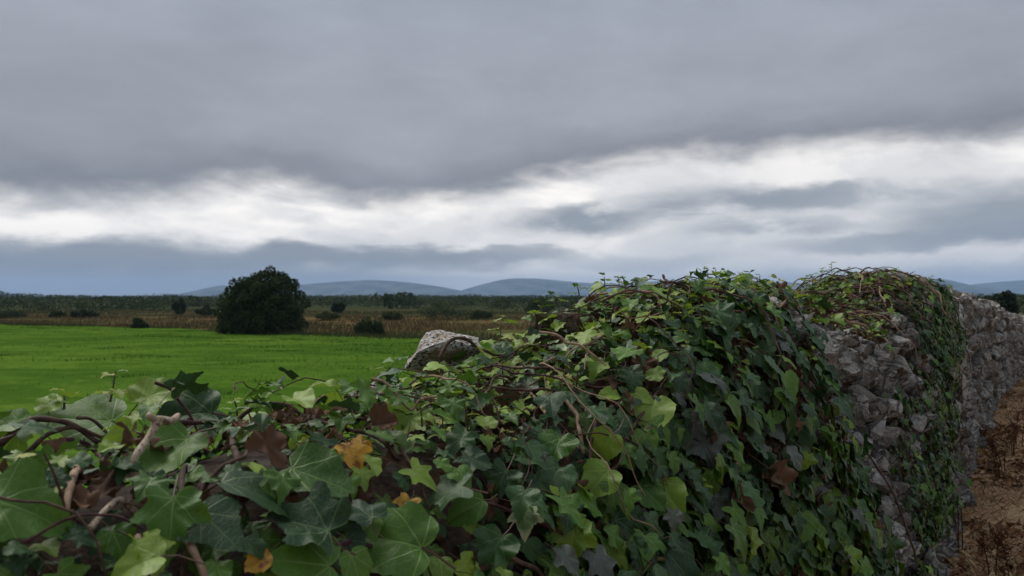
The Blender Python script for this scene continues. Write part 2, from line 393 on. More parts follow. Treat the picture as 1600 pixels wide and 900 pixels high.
def build_field_grass():
    n = 40000
    a = rng.uniform(R(-36), R(6), n); t = rng.uniform(0, 1, n)
    rb = edge_r(a); r = 14+(rb-14)*np.sqrt(t)
    x = r*np.sin(a); y = r*np.cos(a); cl = vnoise(np.stack([x/1.5, y/1.5, 0*x], -1), 31)
    bump = .5+.5*fbm(np.stack([x/3.2, y/3.2, 0*x], -1), 21, 3)
    P = np.stack([x, y, ground_z(x, y)+.05+.16*bump], -1)
    H = (.04+.05*rng.random(n))*(1+1.2*np.clip(cl, 0, 1)); Wd = .003+.004*rng.random(n)+r*.00008
    ms = [plain('grass_blade_green', (.065, .135, .008), (.09, .175, .012), .9), plain('grass_blade_dark', (.045, .10, .008), (.065, .125, .010), .9), plain('grass_blade_straw', (.16, .17, .05), (.20, .19, .07))]
    mi = rng.choice(3, n, p=[.78, .17, .05])
    nc = 70; ca = rng.uniform(R(-34), R(2), nc); cr = 16+(edge_r(ca)-16)*np.sqrt(rng.random(nc)); cx, cy = cr*np.sin(ca), cr*np.cos(ca)
    m2 = 130; ci = np.repeat(np.arange(nc), m2); rot = rng.normal(0, .3, nc)[ci]; lx = rng.normal(0, 1, nc*m2)*rng.uniform(.4, 1.3, nc)[ci]; ly = rng.normal(0, .22, nc*m2)
    x2 = cx[ci]+lx*np.cos(rot)-ly*np.sin(rot); y2 = cy[ci]+lx*np.sin(rot)+ly*np.cos(rot); bp = .5+.5*fbm(np.stack([x2/3.2, y2/3.2, 0*x2], -1), 21, 3)
    P = np.concatenate([P, np.stack([x2, y2, ground_z(x2, y2)+.05+.16*bp], -1)]); H = np.concatenate([H, .07+.10*rng.random(nc*m2)]); Wd = np.concatenate([Wd, .006+.006*rng.random(nc*m2)]); mi = np.concatenate([mi, rng.choice(3, nc*m2, p=[.25, .72, .03])]); n = len(P)
    o = obj('grass', blade_mesh('grass', P, H, Wd, .35+.3*rng.random(n), ms, mi)); tag(o, kind='stuff')
build_field_grass()

def build_rushes():
    n = 60000
    a = rng.uniform(R(-38), R(14), n); rb = edge_r(a)
    r = rb+np.where(rng.random(n) < .12, rng.normal(-.5, 1.6, n), (rng.random(n)**1.3)*110-1.0)
    x = r*np.sin(a); y = r*np.cos(a)
    cl = vnoise(np.stack([x/6, y/6, 0*x], -1), 41)
    keep = cl > -.45; x, y, r, cl = x[keep], y[keep], r[keep], cl[keep]; n = len(x)
    P = np.stack([x, y, ground_z(x, y)], -1)
    H = (.16+.26*rng.random(n))*(1+.5*cl); Wd = .016+r*.0005*rng.random(n)
    ms = [plain('rush_brown', (.13, .075, .035), (.17, .105, .05)), plain('rush_ochre', (.15, .11, .045), (.20, .15, .07)), plain('rush_olive', (.06, .075, .025), (.10, .11, .04))]
    sel = vnoise(np.stack([x/25, y/10, 0*x], -1), 42)+rng.normal(0, .3, n)+.9*(r < rb[keep]+2.5)+.15
    mi = np.where(sel > .25, 2, np.where(sel > -.25, 0, 1))
    o = obj('rushes', blade_mesh('rushes', P, H, Wd, .2+.3*rng.random(n), ms, mi)); tag(o, kind='stuff')
build_rushes()

# ---- hills far off
def build_hill(ridge, dist, depth, seed, tint):
    """ridge: (px, py) skyline points; a real ridge of that height, sloping down towards us and away"""
    px = np.array([p for p, _ in ridge], float); hy = np.array([(463-y)/FPX*dist+3.3 for _, y in ridge])
    az0, az1 = math.atan((px[0]-800)/FPX), math.atan((px[-1]-800)/FPX)
    na, nd = 160, 40
    u = np.linspace(px[0], px[-1], na); X0 = (u-800)/FPX*dist
    h = np.interp(u, px, hy)
    ker = np.hanning(9); ker /= ker.sum(); h = np.convolve(np.pad(h, 4, mode='edge'), ker, 'valid')
    v = np.linspace(-1, 1, nd)
    Vv, Xx = np.meshgrid(v, X0, indexing='ij')
    prof = np.cos(np.clip(np.abs(Vv), 0, 1)*np.pi/2)**1.2
    Y = dist+Vv*depth
    Hh = np.broadcast_to(h, Vv.shape)*prof
    nz = fbm(np.stack([Xx/420, Y/420, 0*Xx], -1), seed, 4)
    Z = FIELD_Z+Hh*(1+.10*nz*(1-prof)*2)-.5
    V = np.stack([Xx*(1+Vv*depth/dist*.3), Y, Z], -1).reshape(-1, 3)
    i, j = np.meshgrid(np.arange(nd-1), np.arange(na-1), indexing='ij')
    F = np.stack([i*na+j, i*na+j+1, (i+1)*na+j+1, (i+1)*na+j], -1).reshape(-1, 4)
    o = obj('hill', mesh_from('hill', V, F, [tint])); tag(o, kind='structure')
def hill_mat():
    m, k, out = mat('limestone_hillside'); p = pos(k); x, y, z = k.sep(p)
    v = k.comb(k.m('MULTIPLY', x, .004), k.m('MULTIPLY', y, .002), k.m('MULTIPLY', z, .02))
    n = k.noise(v, 1.6, 5, .6); n2 = k.noise(v, 6, 4, .6)
    col = k.mix(k.step(n, .4, .62), (.018, .030, .026), (.10, .11, .105)); col = k.mix(k.step(n2, .5, .65), col, (.022, .038, .026))
    principled(k, out, col, .95, .1); return m
HM = hill_mat()
build_hill([(255, 464), (300, 458), (345, 446), (400, 447), (470, 445), (530, 440), (580, 437), (640, 441), (690, 448), (725, 455), (800, 462), (850, 466)], 7200, 900, 51, HM)
build_hill([(640, 466), (700, 460), (730, 451), (765, 441), (795, 435), (840, 435), (900, 441), (960, 444), (1040, 438), (1120, 436), (1210, 440), (1260, 443), (1330, 450), (1400, 460)], 8200, 1000, 52, HM)
build_hill([(1300, 460), (1360, 440), (1430, 435), (1470, 436), (1510, 446), (1560, 455), (1620, 462)], 6800, 800, 53, HM)
build_hill([(1440, 464), (1490, 450), (1530, 443), (1580, 439), (1650, 434), (1800, 430), (2000, 440), (2200, 462)], 8600, 1000, 54, HM)

# ------------------------------------------------------------------ trees, bushes, scrub
def foliage_mats(tag_, a, b):
    return plain('foliage_'+tag_, a, b, .6, .12, scale=2.0)
FOL = {'dark': foliage_mats('dark', (.034, .054, .022), (.062, .086, .036)), 'mid': foliage_mats('mid', (.042, .066, .022), (.074, .098, .034)),
       'olive': foliage_mats('olive', (.055, .07, .022), (.085, .095, .034)), 'black': foliage_mats('blackish', (.012, .022, .012), (.026, .038, .018))}
FOLM = list(FOL.values()); FI = {n: i for i, n in enumerate(FOL)}
TRUNK = bark('tree_bark', (.05, .04, .03), (.11, .09, .07))
def leaf_cloud(blobs, n, size, types, tp, ground=None):
    """leaf clumps through the outer part of a set of ellipsoids (cx,cy,cz,rx,ry,rz)"""
    B = np.array(blobs, float); vol = (B[:, 3]*B[:, 4]*B[:, 5])**(2/3); bi = rng.choice(len(B), n, p=vol/vol.sum())
    d = rng.normal(size=(n, 3)); d /= np.linalg.norm(d, axis=1)[:, None]
    rad = np.clip(.55+.45*rng.random(n)**.6, 0, 1.0)
    rad *= 1+.22*vnoise(d*2.2+bi[:, None]*3.7, 61)+.10*vnoise(d*6+bi[:, None], 62)
    P = B[bi, :3]+d*rad[:, None]*B[bi, 3:]
    if ground is not None: P = P[P[:, 2] > ground-.02]; n = len(P)
    a = rng.normal(size=(n, 3)); a /= np.linalg.norm(a, axis=1)[:, None]; b = np.cross(a, rng.normal(size=(n, 3))); b /= np.linalg.norm(b, axis=1)[:, None]
    s = size*(.6+.8*rng.random(n))[:, None]
    V = np.stack([P-a*s, P+b*s*.45, P+a*s, P-b*s*.45], 1); 
    V[:, 1] += np.cross(a, b)*s*.2; V[:, 3] += np.cross(a, b)*s*.2
    V = V.reshape(-1, 3)
    F = np.arange(n)[:, None]*4+np.arange(4)
    return V, F, rng.choice(len(types), n, p=tp)
def tube(pts, rad, sides=6, cap=True):
    pts = np.asarray(pts, float); n = len(pts); rad = np.broadcast_to(np.asarray(rad, float), (n,))
    if cap and sides > 5:      # close both ends
        d0, d1 = pts[0]-pts[1], pts[-1]-pts[-2]; d0 = d0/np.linalg.norm(d0); d1 = d1/np.linalg.norm(d1)
        pts = np.concatenate([[pts[0]+d0*rad[0]*.5], [pts[0]+d0*rad[0]*.35], pts, [pts[-1]+d1*rad[-1]*.35], [pts[-1]+d1*rad[-1]*.5]])
        rad = np.concatenate([[1e-4, rad[0]*.75], rad, [rad[-1]*.75, 1e-4]]); n += 4
    T = np.gradient(pts, axis=0); T /= np.linalg.norm(T, axis=1)[:, None]+1e-9
    ref = np.array([.3, .2, .93]) if abs(T[0] @ np.array([.3, .2, .93])) < .9 else np.array([1., 0, 0])
    V = []; u = np.cross(T[0], ref)
    for i in range(n):
        u = u-T[i]*(u @ T[i]); u /= np.linalg.norm(u)+1e-9; w = np.cross(T[i], u)
        for q in range(sides):
            ang = 2*math.pi*q/sides; V.append(pts[i]+rad[i]*(math.cos(ang)*u+math.sin(ang)*w))
    F = [(i*sides+q, i*sides+(q+1) % sides, (i+1)*sides+(q+1) % sides, (i+1)*sides+q) for i in range(n-1) for q in range(sides)]
    return np.array(V), F
def smooth_path(pts, per=5):
    P = [np.asarray(p, float) for p in pts]; P = [2*P[0]-P[1]]+P+[2*P[-1]-P[-2]]; out = []
    for i in range(1, len(P)-2):
        for t in np.linspace(0, 1, per, endpoint=False):
            a, b, c, d = P[i-1:i+3]; out.append(.5*((2*b)+(-a+c)*t+(2*a-5*b+4*c-d)*t*t+(-a+3*b-3*c+d)*t**3))
    out.append(P[-2]); return np.array(out)
def join_tubes(parts):
    V, F, o = [], [], 0
    for v, f in parts:
        V.append(v); F += [tuple(i+o for i in q) for q in f]; o += len(v)
    return np.concatenate(V), F
def woody(name, label, cat, base, blobs, n, size, tmix, trunks, group=None):
    """a tree or bush: Empty at the base, trunk(s) with limbs, crown of leaf clumps"""
    base = np.asarray(base); e = empty(name, base, label, cat, group)
    V, F, mi = leaf_cloud(blobs, n, size, list(tmix), [tmix[q] for q in tmix], ground=0.0)
    keys = list(tmix); mi = np.array([FI[q] for q in keys])[mi]
    obj('crown', mesh_from(name+'_crown', V, F, FOLM, mi, False), e)
    tb = []
    for (bx, by, h, r) in trunks:
        tb.append(tube(smooth_path([(bx, by, -.15), (bx*1.05+.04*h, by, h*.35), (bx*1.15, by+.03*h, h*.7), (bx*1.2, by, h)], 3), np.linspace(r, r*.35, 10), 7))
        for q in range(4):
            an = rng.uniform(0, 6.28); z0 = h*rng.uniform(.3, .8); L = h*rng.uniform(.3, .5)
            tb.append(tube([(bx*1.1, by, z0), (bx*1.1+math.cos(an)*L*.5, by+math.sin(an)*L*.5, z0+L*.45), (bx*1.1+math.cos(an)*L*.8, by+math.sin(an)*L*.8, z0+L)], [r*.45, r*.3, r*.12], 5))
    V, F = join_tubes(tb); obj('trunk', mesh_from(name+'_trunk', V, F, [TRUNK]), e)
    return e
def pxm(px, py): 
    b = on_field(px, py); return b, np.hypot(b[1], 0)/FPX      # base, metres per pixel there

# the lone tree in the field
b, mpp = pxm(408, 524)
def blob_px(cx, cy, rx, ry, ox=408, oy=524, depth=.8):
    return ((cx-ox)*mpp, 0, (oy-cy)*mpp, rx*mpp, rx*mpp*depth, ry*mpp)
bl = [blob_px(*q) for q in ((410, 476, 40, 36), (426, 450, 32, 23), (392, 458, 28, 24), (374, 490, 28, 30), (450, 486, 22, 30), (438, 502, 32, 24), (398, 504, 50, 24), (362, 470, 11, 18), (352, 507, 14, 17), (464, 504, 13, 18), (420, 438, 20, 14))]
for (ox_, oy_) in [(345, 500), (341, 488), (346, 474), (352, 462), (358, 450), (366, 442), (376, 440), (384, 432), (394, 427), (404, 424), (414, 426), (422, 421), (432, 422), (441, 425), (450, 432), (456, 438), (463, 447), (468, 456), (472, 468), (474, 480), (472, 492), (476, 503), (468, 514), (346, 514), (448, 436), (437, 428), (372, 450), (400, 432)]:
    q = blob_px(410+(ox_-410)*.94+rng.normal(0, 2), 475+(oy_-475)*.95+rng.normal(0, 2)+3, rng.uniform(5, 11), rng.uniform(5, 10)); bl.append((q[0], rng.uniform(-1, 1), *q[2:]))
for i in range(40):
    an = rng.uniform(0, 6.28); rr_ = rng.uniform(.3, .9); q = blob_px(410+58*rr_*math.cos(an), 478-46*rr_*math.sin(an), rng.uniform(7, 14), rng.uniform(6, 12)); bl.append((q[0], -rng.uniform(1.2, 2.6)*(1-rr_*.7), *q[2:]))
woody('round_tree', 'large dark rounded tree standing alone at the edge of the green field', 'tree', b, bl, 30000, .12, {'black': .06, 'dark': .44, 'mid': .50}, [(-.9, 0, 3.2, .16), (0, .1, 4.2, .22), (1.0, -.1, 3.6, .17)])

BUSHES = [  # name, px, base py, width px, height px, types, label
 ('small_bush', 217, 516, 24, 21, {'dark': .6, 'mid': .4}, 'small round bush alone on the brown grass at the field edge'),
 ('hawthorn_bush', 575, 526, 42, 32, {'black': .05, 'dark': .5, 'mid': .45}, 'dark squat bush on rough grass right of the lone tree, above a pale patch'),
 ('scrub_bush', 130, 497, 40, 16, {'dark': .6, 'black': .4}, 'low dark double bush at the back of the brown heath'),
 ('scrub_bush', 90, 496, 24, 13, {'dark': .6, 'black': .4}, 'little dark bush just left of the double bush on the brown heath'),
 ('scrub_bush', 281, 492, 24, 26, {'dark': .5, 'black': .5}, 'upright dark bush left of the lone tree against the scrub'),
 ('scrub_bush', 322, 494, 28, 18, {'dark': .7, 'mid': .3}, 'low bush touching the left flank of the lone tree'),
 ('scrub_bush', 530, 490, 22, 22, {'dark': .4, 'black': .6}, 'near-black upright bush behind the rough grass right of the lone tree'),
 ('willow_bush', 512, 501, 36, 16, {'mid': .5, 'olive': .5}, 'pale olive bush right beside the lone tree'),
 ('willow_bush', 612, 501, 40, 18, {'mid': .6, 'olive': .4}, 'green rounded bush behind the dark squat bush'),
 ('willow_bush', 690, 500, 92, 26, {'mid': .4, 'dark': .6}, 'long dark thicket beyond the lichened stone'),
 ('scrub_bush', 752, 500, 40, 17, {'mid': .5, 'dark': .5}, 'low bush at the right end of the long dark thicket'),
 ('scrub_bush', 12, 497, 50, 15, {'dark': .6, 'mid': .4}, 'dark low bush at the far left end of the heath'),
 ('scrub_bush', 845, 492, 50, 32, {'mid': .4, 'dark': .6}, 'bush rising behind the ivy mound where it drops to the field'),
]
for nm, px, py, w, h, tm, lb in BUSHES:
    b, mpp = pxm(px, py); W2, H2 = w*mpp/2, h*mpp
    bl = [(0, 0, H2*.38, W2*.7, W2*.7, H2*.42)]
    for i in range(14):
        f = rng.uniform(-.95, .95); r_ = rng.uniform(.12, .34)
        bl.append((W2*f, rng.uniform(-.4, .4)*W2, H2*rng.uniform(.3, .95)*(1-.55*abs(f)), W2*r_, W2*r_, H2*r_*.75))
    woody(nm, lb, 'bush', b, bl, 3200, max(.10, 1.2*mpp), tm, [(-W2*.2, 0, H2*.6, H2*.035), (W2*.2, 0, H2*.55, H2*.03)], 'bushes scattered over the rough land')

# dark trees beyond the far end of the wall
def far_conifers():
    for px, w, h, lb, rr in ((1545, 20, 14, 'small dark tree peeping over the far end of the wall', 95), (1570, 34, 34, 'larger bushy dark tree behind the far end of the wall', 90)):
        az = math.atan((px-800)/FPX); x, y = rr*math.sin(az), rr*math.cos(az); mpp = y/FPX
        z0 = float(ground_z(x, y)); topz = EYE+(463-(444 if h > 20 else 456))*mpp; H = topz-z0
        bl = []
        for i in range(16 if h > 20 else 8):
            f = rng.uniform(-1, 1); hh = H*(.55+.4*rng.random()*(1-.5*abs(f))); bl.append((f*w*.42*mpp, rng.uniform(-.5, .5), hh*.9, .28, .28, H*.10))
            bl.append((f*w*.38*mpp, rng.uniform(-.5, .5), hh*.6, .6, .6, H*.2))
        woody('dark_tree', lb, 'tree', (x, y, z0), bl, 5000, .16, {'black': .75, 'dark': .25}, [(-.3, 0, H*.6, .1), (.35, 0, H*.65, .1)], 'dark trees beyond the wall')
far_conifers()

def build_scrub():
    """far-off scrub and woodland over the plain: reads as one mass"""
    Vs, Fs, Ms, o = [], [], [], 0
    def clump(x, y, w, h, n, tm):
        nonlocal o
        z = float(ground_z(x, y))
        bl = [(x, y, z+h*.4, w*.5, w*.5, h*.55)]+[(x+rng.uniform(-.5, .5)*w, y+rng.uniform(-.3, .3)*w, z+h*rng.uniform(.3, .75), w*.25, w*.25, h*.3) for _ in range(3)]
        V, F, mi = leaf_cloud(bl, n, min(w, h)*.12, FOLM, tm)
        Vs.append(V); Fs.append(F+o); Ms.append(mi); o += len(V)
    for i in range(1300):
        az = R(rng.uniform(-36, 34)); r = 175*(10**(rng.random()**.9*.95))
        x, y = r*math.sin(az), r*math.cos(az)
        gate = vnoise(np.array([[x/70, y/70, 0]]), 71)[0]
        if r < 230 and gate < -.05: continue
        h = rng.uniform(1.5, 3.4)*(1+.0006*r); w = h*rng.uniform(1.6, 4)*(1+.001*r)
        t = rng.random(); tm = [.8, .1, 0, .1] if t < .45 else ([.1, .85, .05, 0] if t < .85 else [0, .25, .75, 0])
        clump(x, y, w, h, 170 if r < 500 else 90, tm)
    for i in range(60):      # larger hedges and thickets
        px = rng.uniform(-40, 1640); az = math.atan((px-800)/FPX); r = 190*(10**(rng.random()*.55)); x, y = r*math.sin(az), r*math.cos(az)
        if px < 300 and r < 240: continue
        h = rng.uniform(2.2, 4.6); wd = rng.uniform(6, 20)
        for q in range(int(wd/2.2)):
            xx = x+(q-wd/4.4)*2.2+rng.normal(0, .6); clump(xx, y+rng.normal(0, 1.2), rng.uniform(2.5, 5), h*rng.uniform(.55, 1.1), 190, [.5, .3, .05, .15] if i % 3 else [.12, .5, .38, 0])
    # the skyline belt, a little higher on the left
    for i in range(260):
        px = rng.uniform(-60, 1660); az = math.atan((px-800)/FPX); r = rng.uniform(800, 1500); x, y = r*math.sin(az), r*math.cos(az)
        topy = np.interp(px, [-60, 0, 60, 150, 250, 340, 500, 850, 1660], [456, 457, 461, 464, 464.5, 463, 462.5, 461, 460])+rng.normal(0, 1.9)
        h = max(3, 3.3+(463.5-topy)/FPX*y)*(1+.35*(rng.random() < .12))
        clump(x, y, h*rng.uniform(1.5, 5), h, 150, [.3, .2, .05, .45])
    me = mesh_from('scrub', np.concatenate(Vs), np.concatenate(Fs), FOLM, np.concatenate(Ms), False)
    tag(obj('scrub_woodland', me), kind='stuff')
build_scrub()

# ------------------------------------------------------------------ the wall
CS = np.array([-1.2, 0, .6, 1.1, 1.45, 1.7, 2.0, 2.4, 2.8, 3.1, 3.5, 3.9, 4.3, 4.6, 4.85, 5.2, 5.6, 6.2, 7, 8, 9, 11.6, 15, 19.5, 23, 40])
CT = np.array([1.32, 1.33, 1.35, 1.35, 1.36, 1.41, 1.49, 1.555, 1.60, 1.59, 1.51, 1.42, 1.37, 1.42, 1.56, 1.67, 1.68, 1.63, 1.68, 1.65, 1.63, 1.61, 1.47, 1.18, 1.08, 1.08])
CF = np.interp(CS, [-1.2, 0, 1.2, 2.8, 3.3, 3.8, 5.5, 7.6, 10.5, 14, 19, 40], [.74, .70, .64, .62, .65, .66, .67, .80, .95, .98, .86, .86])   # front, path side
CB = np.interp(CS, [-1.2, 1.2, 3, 7, 10.5, 40], [1.50, 1.48, 1.50, 1.5, 1.62, 1.58])
def catm(s, xs, ys):
    f = np.interp(s, xs, ys); g = (np.interp(s-.12, xs, ys)+np.interp(s+.12, xs, ys)+f)/3; return g
def surf(s, th, inset=0.0, disp=True):
    """s along the wall, th 0 = foot on the path side ... pi = foot on the field side"""
    s = np.asarray(s, float); th = np.asarray(th, float)
    T = catm(s, CS, CT)-inset; f = catm(s, CS, CF)+inset; b = catm(s, CS, CB)-inset
    n = np.interp(s, [1.0, 2.9, 3.8], [3.2, 3.2, 5.0])
    c, si = np.cos(th), np.clip(np.sin(th), 0, 1)
    cx = np.sign(c)*np.abs(c)**(2/n); z = T*si**(2/n)
    mid = -(f+b)/2; hw = (b-f)/2
    hw = hw*(1+.16*(1-z/np.maximum(T, .1)))
    d = mid+hw*cx-.08*(z/np.maximum(T, .1))*np.where(cx > 0, cx, 0)*np.interp(s, [2.8, 3.8], [1, .4])
    P = wp(s, d, z)
    if disp:
        nrm = np.multiply.outer(cx, Rv)*1.0+np.multiply.outer(si**1.0, UP); nrm /= np.linalg.norm(nrm, axis=-1)[..., None]+1e-9
        am = np.interp(s, [.9, 1.4, 3.6, 4.2], [.035, .055, .055, .045])
        P = P+nrm*(am*fbm(P/np.array([.42, .42, .34]), 81, 3))[..., None]
    return P
THS = np.linspace(0.02, math.pi-.02, 120)
def grid_surface(s0, s1, ds, inset):
    ss = np.arange(s0, s1+1e-6, ds); SS, TT = np.meshgrid(ss, THS, indexing='ij')
    # even out theta so that arc length is even
    ins = inset(SS) if callable(inset) else inset
    return ss, SS, TT, surf(SS, TT, ins)
def quads(n, m):
    i, j = np.meshgrid(np.arange(n-1), np.arange(m-1), indexing='ij')
    return np.stack([i*m+j, (i+1)*m+j, (i+1)*m+j+1, i*m+j+1], -1).reshape(-1, 4)
wall = empty('stone_wall', tuple(wp(0, -1.1, 0)), 'old drystone wall of grey limestone half buried under ivy, running away beside the path', 'wall')
wall_loc = np.array(wall.location)
ss, SS, TT, PC = grid_surface(-1.2, 40, .05, lambda s: np.interp(s, [2.6, 3.4], [.035, .20]))
core_me = mesh_from('rubble_core', PC.reshape(-1, 3)-wall_loc, quads(*SS.shape), [LITTER])
obj('rubble_core', core_me, wall)
CORE_V = PC.reshape(-1, 3); CORE_F = quads(*SS.shape)
core_bvh = BVHTree.FromPolygons([Vector(v) for v in CORE_V], [tuple(int(x) for x in f) for f in CORE_F])
ss, SS, TT, PS = grid_surface(-1.2, 12, .03, 0.0)
SURF_V = PS.reshape(-1, 3)
surf_bvh = BVHTree.FromPolygons([Vector(v) for v in SURF_V], [tuple(int(x) for x in f) for f in quads(*SS.shape)])
CAMP = np.array([0, 0, EYE])

# ---- stones
def rock_mesh(name, seed, boxy=.55, sub=2, mt=None, jag=.07):
    r = random.Random(seed); bm = bmesh.new()
    for i in range(13):
        v = Vector((r.gauss(0, 1), r.gauss(0, 1), r.gauss(0, 1))).normalized()
        m_ = max(abs(v.x), abs(v.y), abs(v.z)); v = v*(1-boxy)+v/m_*boxy
        bm.verts.new(v*.5*r.uniform(.82, 1.05))
    bmesh.ops.convex_hull(bm, input=bm.verts)
    for v in [v for v in bm.verts if not v.link_faces]: bm.verts.remove(v)
    bmesh.ops.triangulate(bm, faces=bm.faces)
    if sub:
        bmesh.ops.subdivide_edges(bm, edges=bm.edges, cuts=sub, use_grid_fill=True)
        bmesh.ops.smooth_vert(bm, verts=bm.verts, factor=.22, use_axis_x=True, use_axis_y=True, use_axis_z=True)
        P = np.array([v.co for v in bm.verts]); q = jag*fbm(P*5+seed, seed, 3)
        for v, a in zip(bm.verts, q): v.co += v.co.normalized()*float(a)
    bmesh.ops.triangulate(bm, faces=bm.faces); bmesh.ops.recalc_face_normals(bm, faces=bm.faces)
    me = bpy.data.meshes.new(name); bm.to_mesh(me); bm.free(); me.materials.append(mt or STONE)
    me.polygons.foreach_set('use_smooth', np.full(len(me.polygons), bool(sub)))
    try: me.set_sharp_from_angle(angle=R(24))
    except Exception: pass
    return me
ROCKS = [rock_mesh('stone', 100+i, rng.uniform(.15, .6)) for i in range(16)]
def rot_euler(a, b, c): return np.array(Matrix.Rotation(a, 3, 'Z') @ Matrix.Rotation(b, 3, 'Y') @ Matrix.Rotation(c, 3, 'X'))
WB = np.stack([Wv, Rv, UP], 1)      # wall basis as columns: along, outwards, up
stones = []   # (pos, rot3, scale3, variant)
def add_stone(p, rot, sc): stones.append((np.asarray(p), rot, np.asarray(sc, float), int(rng.integers(len(ROCKS)))))
# path-side face, and the round of the top, from where the ivy mound ends to the far end
s = 2.65
while s < 26:
    cs = .125 if s < 5.4 else .32
    for ti in np.linspace(.02, 1.0, 16 if s < 5.4 else 11):      # arc 0..1 : foot of face to middle of the top
        if ti <= .68: z = ti/.68*.93; th = math.asin(min(1, z**(5.5/2)))
        else: th = math.pi/2*(1-.0)-(1-(ti-.68)/.32)*.62; 
        p = surf(np.array([s+rng.uniform(-.1, .1)]), np.array([th]), .07)[0]
        up = ti < .68
        L = cs*rng.uniform(.65, 1.6); H = (.13 if s < 5.4 else .20)*rng.uniform(.6, 1.6); D = .24*rng.uniform(.8, 1.3)
        if up and rng.random() < .5: L, H = H*.75, L*1.15
        tilt = rng.normal(0, .5)
        rot = WB @ rot_euler(rng.normal(0, .25), tilt, rng.normal(0, .25))
        add_stone(p+Rv*rng.uniform(-.04, .05)*up+UP*(rng.uniform(-.03, .05)*(not up)), rot, (L*.80, D, H*.80))
    s += cs*.92
# field-side edge of the top and coping stones
s = 3.4
while s < 26:
    for th in (math.pi*.58, math.pi*.68):
        p = surf(np.array([s+rng.uniform(-.1, .1)]), np.array([th]), .07)[0]
        add_stone(p+UP*rng.uniform(-.02, .06), WB @ rot_euler(rng.normal(0, .4), rng.normal(0, .3), rng.normal(0, .3)), (.3*rng.uniform(.7, 1.4), .28, .2*rng.uniform(.7, 1.3)))
    s += .3
def at_surf(px, py, lift=0.0, bvh=None, dist=None):
    d = ray(px, py)
    if dist is None:
        h = (bvh or core_bvh).ray_cast(Vector(CAMP), Vector(d), 60)
        if h[0] is None: return None, None, d, None
        dist = h[3]-lift; nrm = np.array(h[1])
        if nrm @ d > 0: nrm = -nrm
    else: nrm = -d
    return CAMP+d*dist, nrm, d, dist
# a few stones the picture singles out: projecting blocks, slabs at the foot, coping
for px, py, L, H, D, yaw, tilt, roll, lift in ((1415, 560, .30, .26, .34, .3, .12, .1, .12), (1445, 540, .3, .2, .3, .2, -.1, 0, .08), (1345, 545, .3, .14, .25, 0, .5, 0, .05),
      (1490, 462, .32, .16, .3, .2, .05, 0, .02), (1488, 452, .26, .15, .3, .1, .3, .1, .05), (1330, 640, .16, .42, .22, 0, .1, 0, .06), (1375, 660, .18, .46, .22, 0, -.06, 0, .06), (1360, 735, .2, .36, .22, 0, .1, 0, .06), (1400, 690, .14, .3, .2, 0, .2, 0, .05), (1545, 590, .5, .3, .4, .5, 0, 0, .1)):
    p, nn, d, dist = at_surf(px, py, lift-.1)
    if p is not None: add_stone(p, WB @ rot_euler(yaw, tilt, roll), (L, D, H))

def build_stones():
    # rank by how large they show, keep the largest 300 as single stones, join the others
    allp = np.array([q[0] for q in stones]); dist = np.linalg.norm(allp-CAMP, axis=1)
    tri = []; tv = []; owner = []; o = 0
    rv = [np.array([v.co for v in m.vertices]) for m in ROCKS]; rf = [np.array([p.vertices[:] for p in m.polygons]) for m in ROCKS]
    for i, (p, rot, sc, vi) in enumerate(stones):
        v = (rv[vi]*sc) @ rot.T+p; tv.append(v); tri.append(rf[vi]+o); o += len(v); owner += [i]*len(rf[vi])
    V = np.concatenate(tv); F = np.concatenate(tri)
    bvh = BVHTree.FromPolygons([Vector(v) for v in V], [tuple(int(x) for x in f) for f in F])
    hits = np.zeros(len(stones))
    for py in np.arange(380, 900, 3.0):
        for px in np.arange(1200, 1600, 2.5):
            h = bvh.ray_cast(Vector(CAMP), Vector(ray(px, py)), 60)
            if h[2] is not None: hits[owner[h[2]]] += 1
    order = np.argsort(-hits)
    solo = set(order[:296].tolist())
    for i in solo:
        p, rot, sc, vi = stones[i]
        ob = obj('stone', ROCKS[vi], wall)
        M = np.eye(4); M[:3, :3] = rot*sc; M[:3, 3] = p-wall_loc; ob.matrix_local = Matrix(M.tolist())
    mv, mf, o = [], [], 0
    for i, (p, rot, sc, vi) in enumerate(stones):
        if i in solo: continue
        v = (rv[vi]*sc) @ rot.T+p-wall_loc; mv.append(v); mf.append(rf[vi]+o); o += len(v)
    ob = obj('rubble_stones', mesh_from('rubble_stones', np.concatenate(mv), np.concatenate(mf), [STONE], None, False), wall); tag(ob, kind='stuff')
    return V, F
STONE_V, STONE_F = build_stones()

# lichened coping stone jutting over the field, a second pale one lower down, and the brown boulder in the mound
def hero_stone(name, seed, p, rot, sc, mt, label):
    me = rock_mesh(name, seed, .75, 7, mt, .06); ob = obj(name, me, wall)
    M = np.eye(4); M[:3, :3] = rot*np.asarray(sc); M[:3, 3] = np.asarray(p)-wall_loc; ob.matrix_local = Matrix(M.tolist()); ob['label'] = label
    return ob
def along_ray(px, py, lat):           # point on the pixel's ray at lateral distance lat from the camera, on the wall's side
    d = ray(px, py); t = -lat/(d @ Rv); return CAMP+d*t
hero_stone('coping_stone', 205, along_ray(692, 551, 1.40), WB @ rot_euler(.70, .08, .05), (.215, .2, .125), LICHEN, 'pale speckled lichened coping stone jutting out over the field')
hero_stone('coping_stone', 206, along_ray(575, 628, 1.47), WB @ rot_euler(-.4, -.35, 0), (.20, .14, .07), LICHEN, 'small pale stone under the twigs on the wall edge')
hero_stone('boulder', 207, along_ray(866, 512, 1.22), WB @ rot_euler(.8, .1, .3), (.17, .15, .12), BROWN, 'brownish boulder showing at the shoulder of the ivy mound')

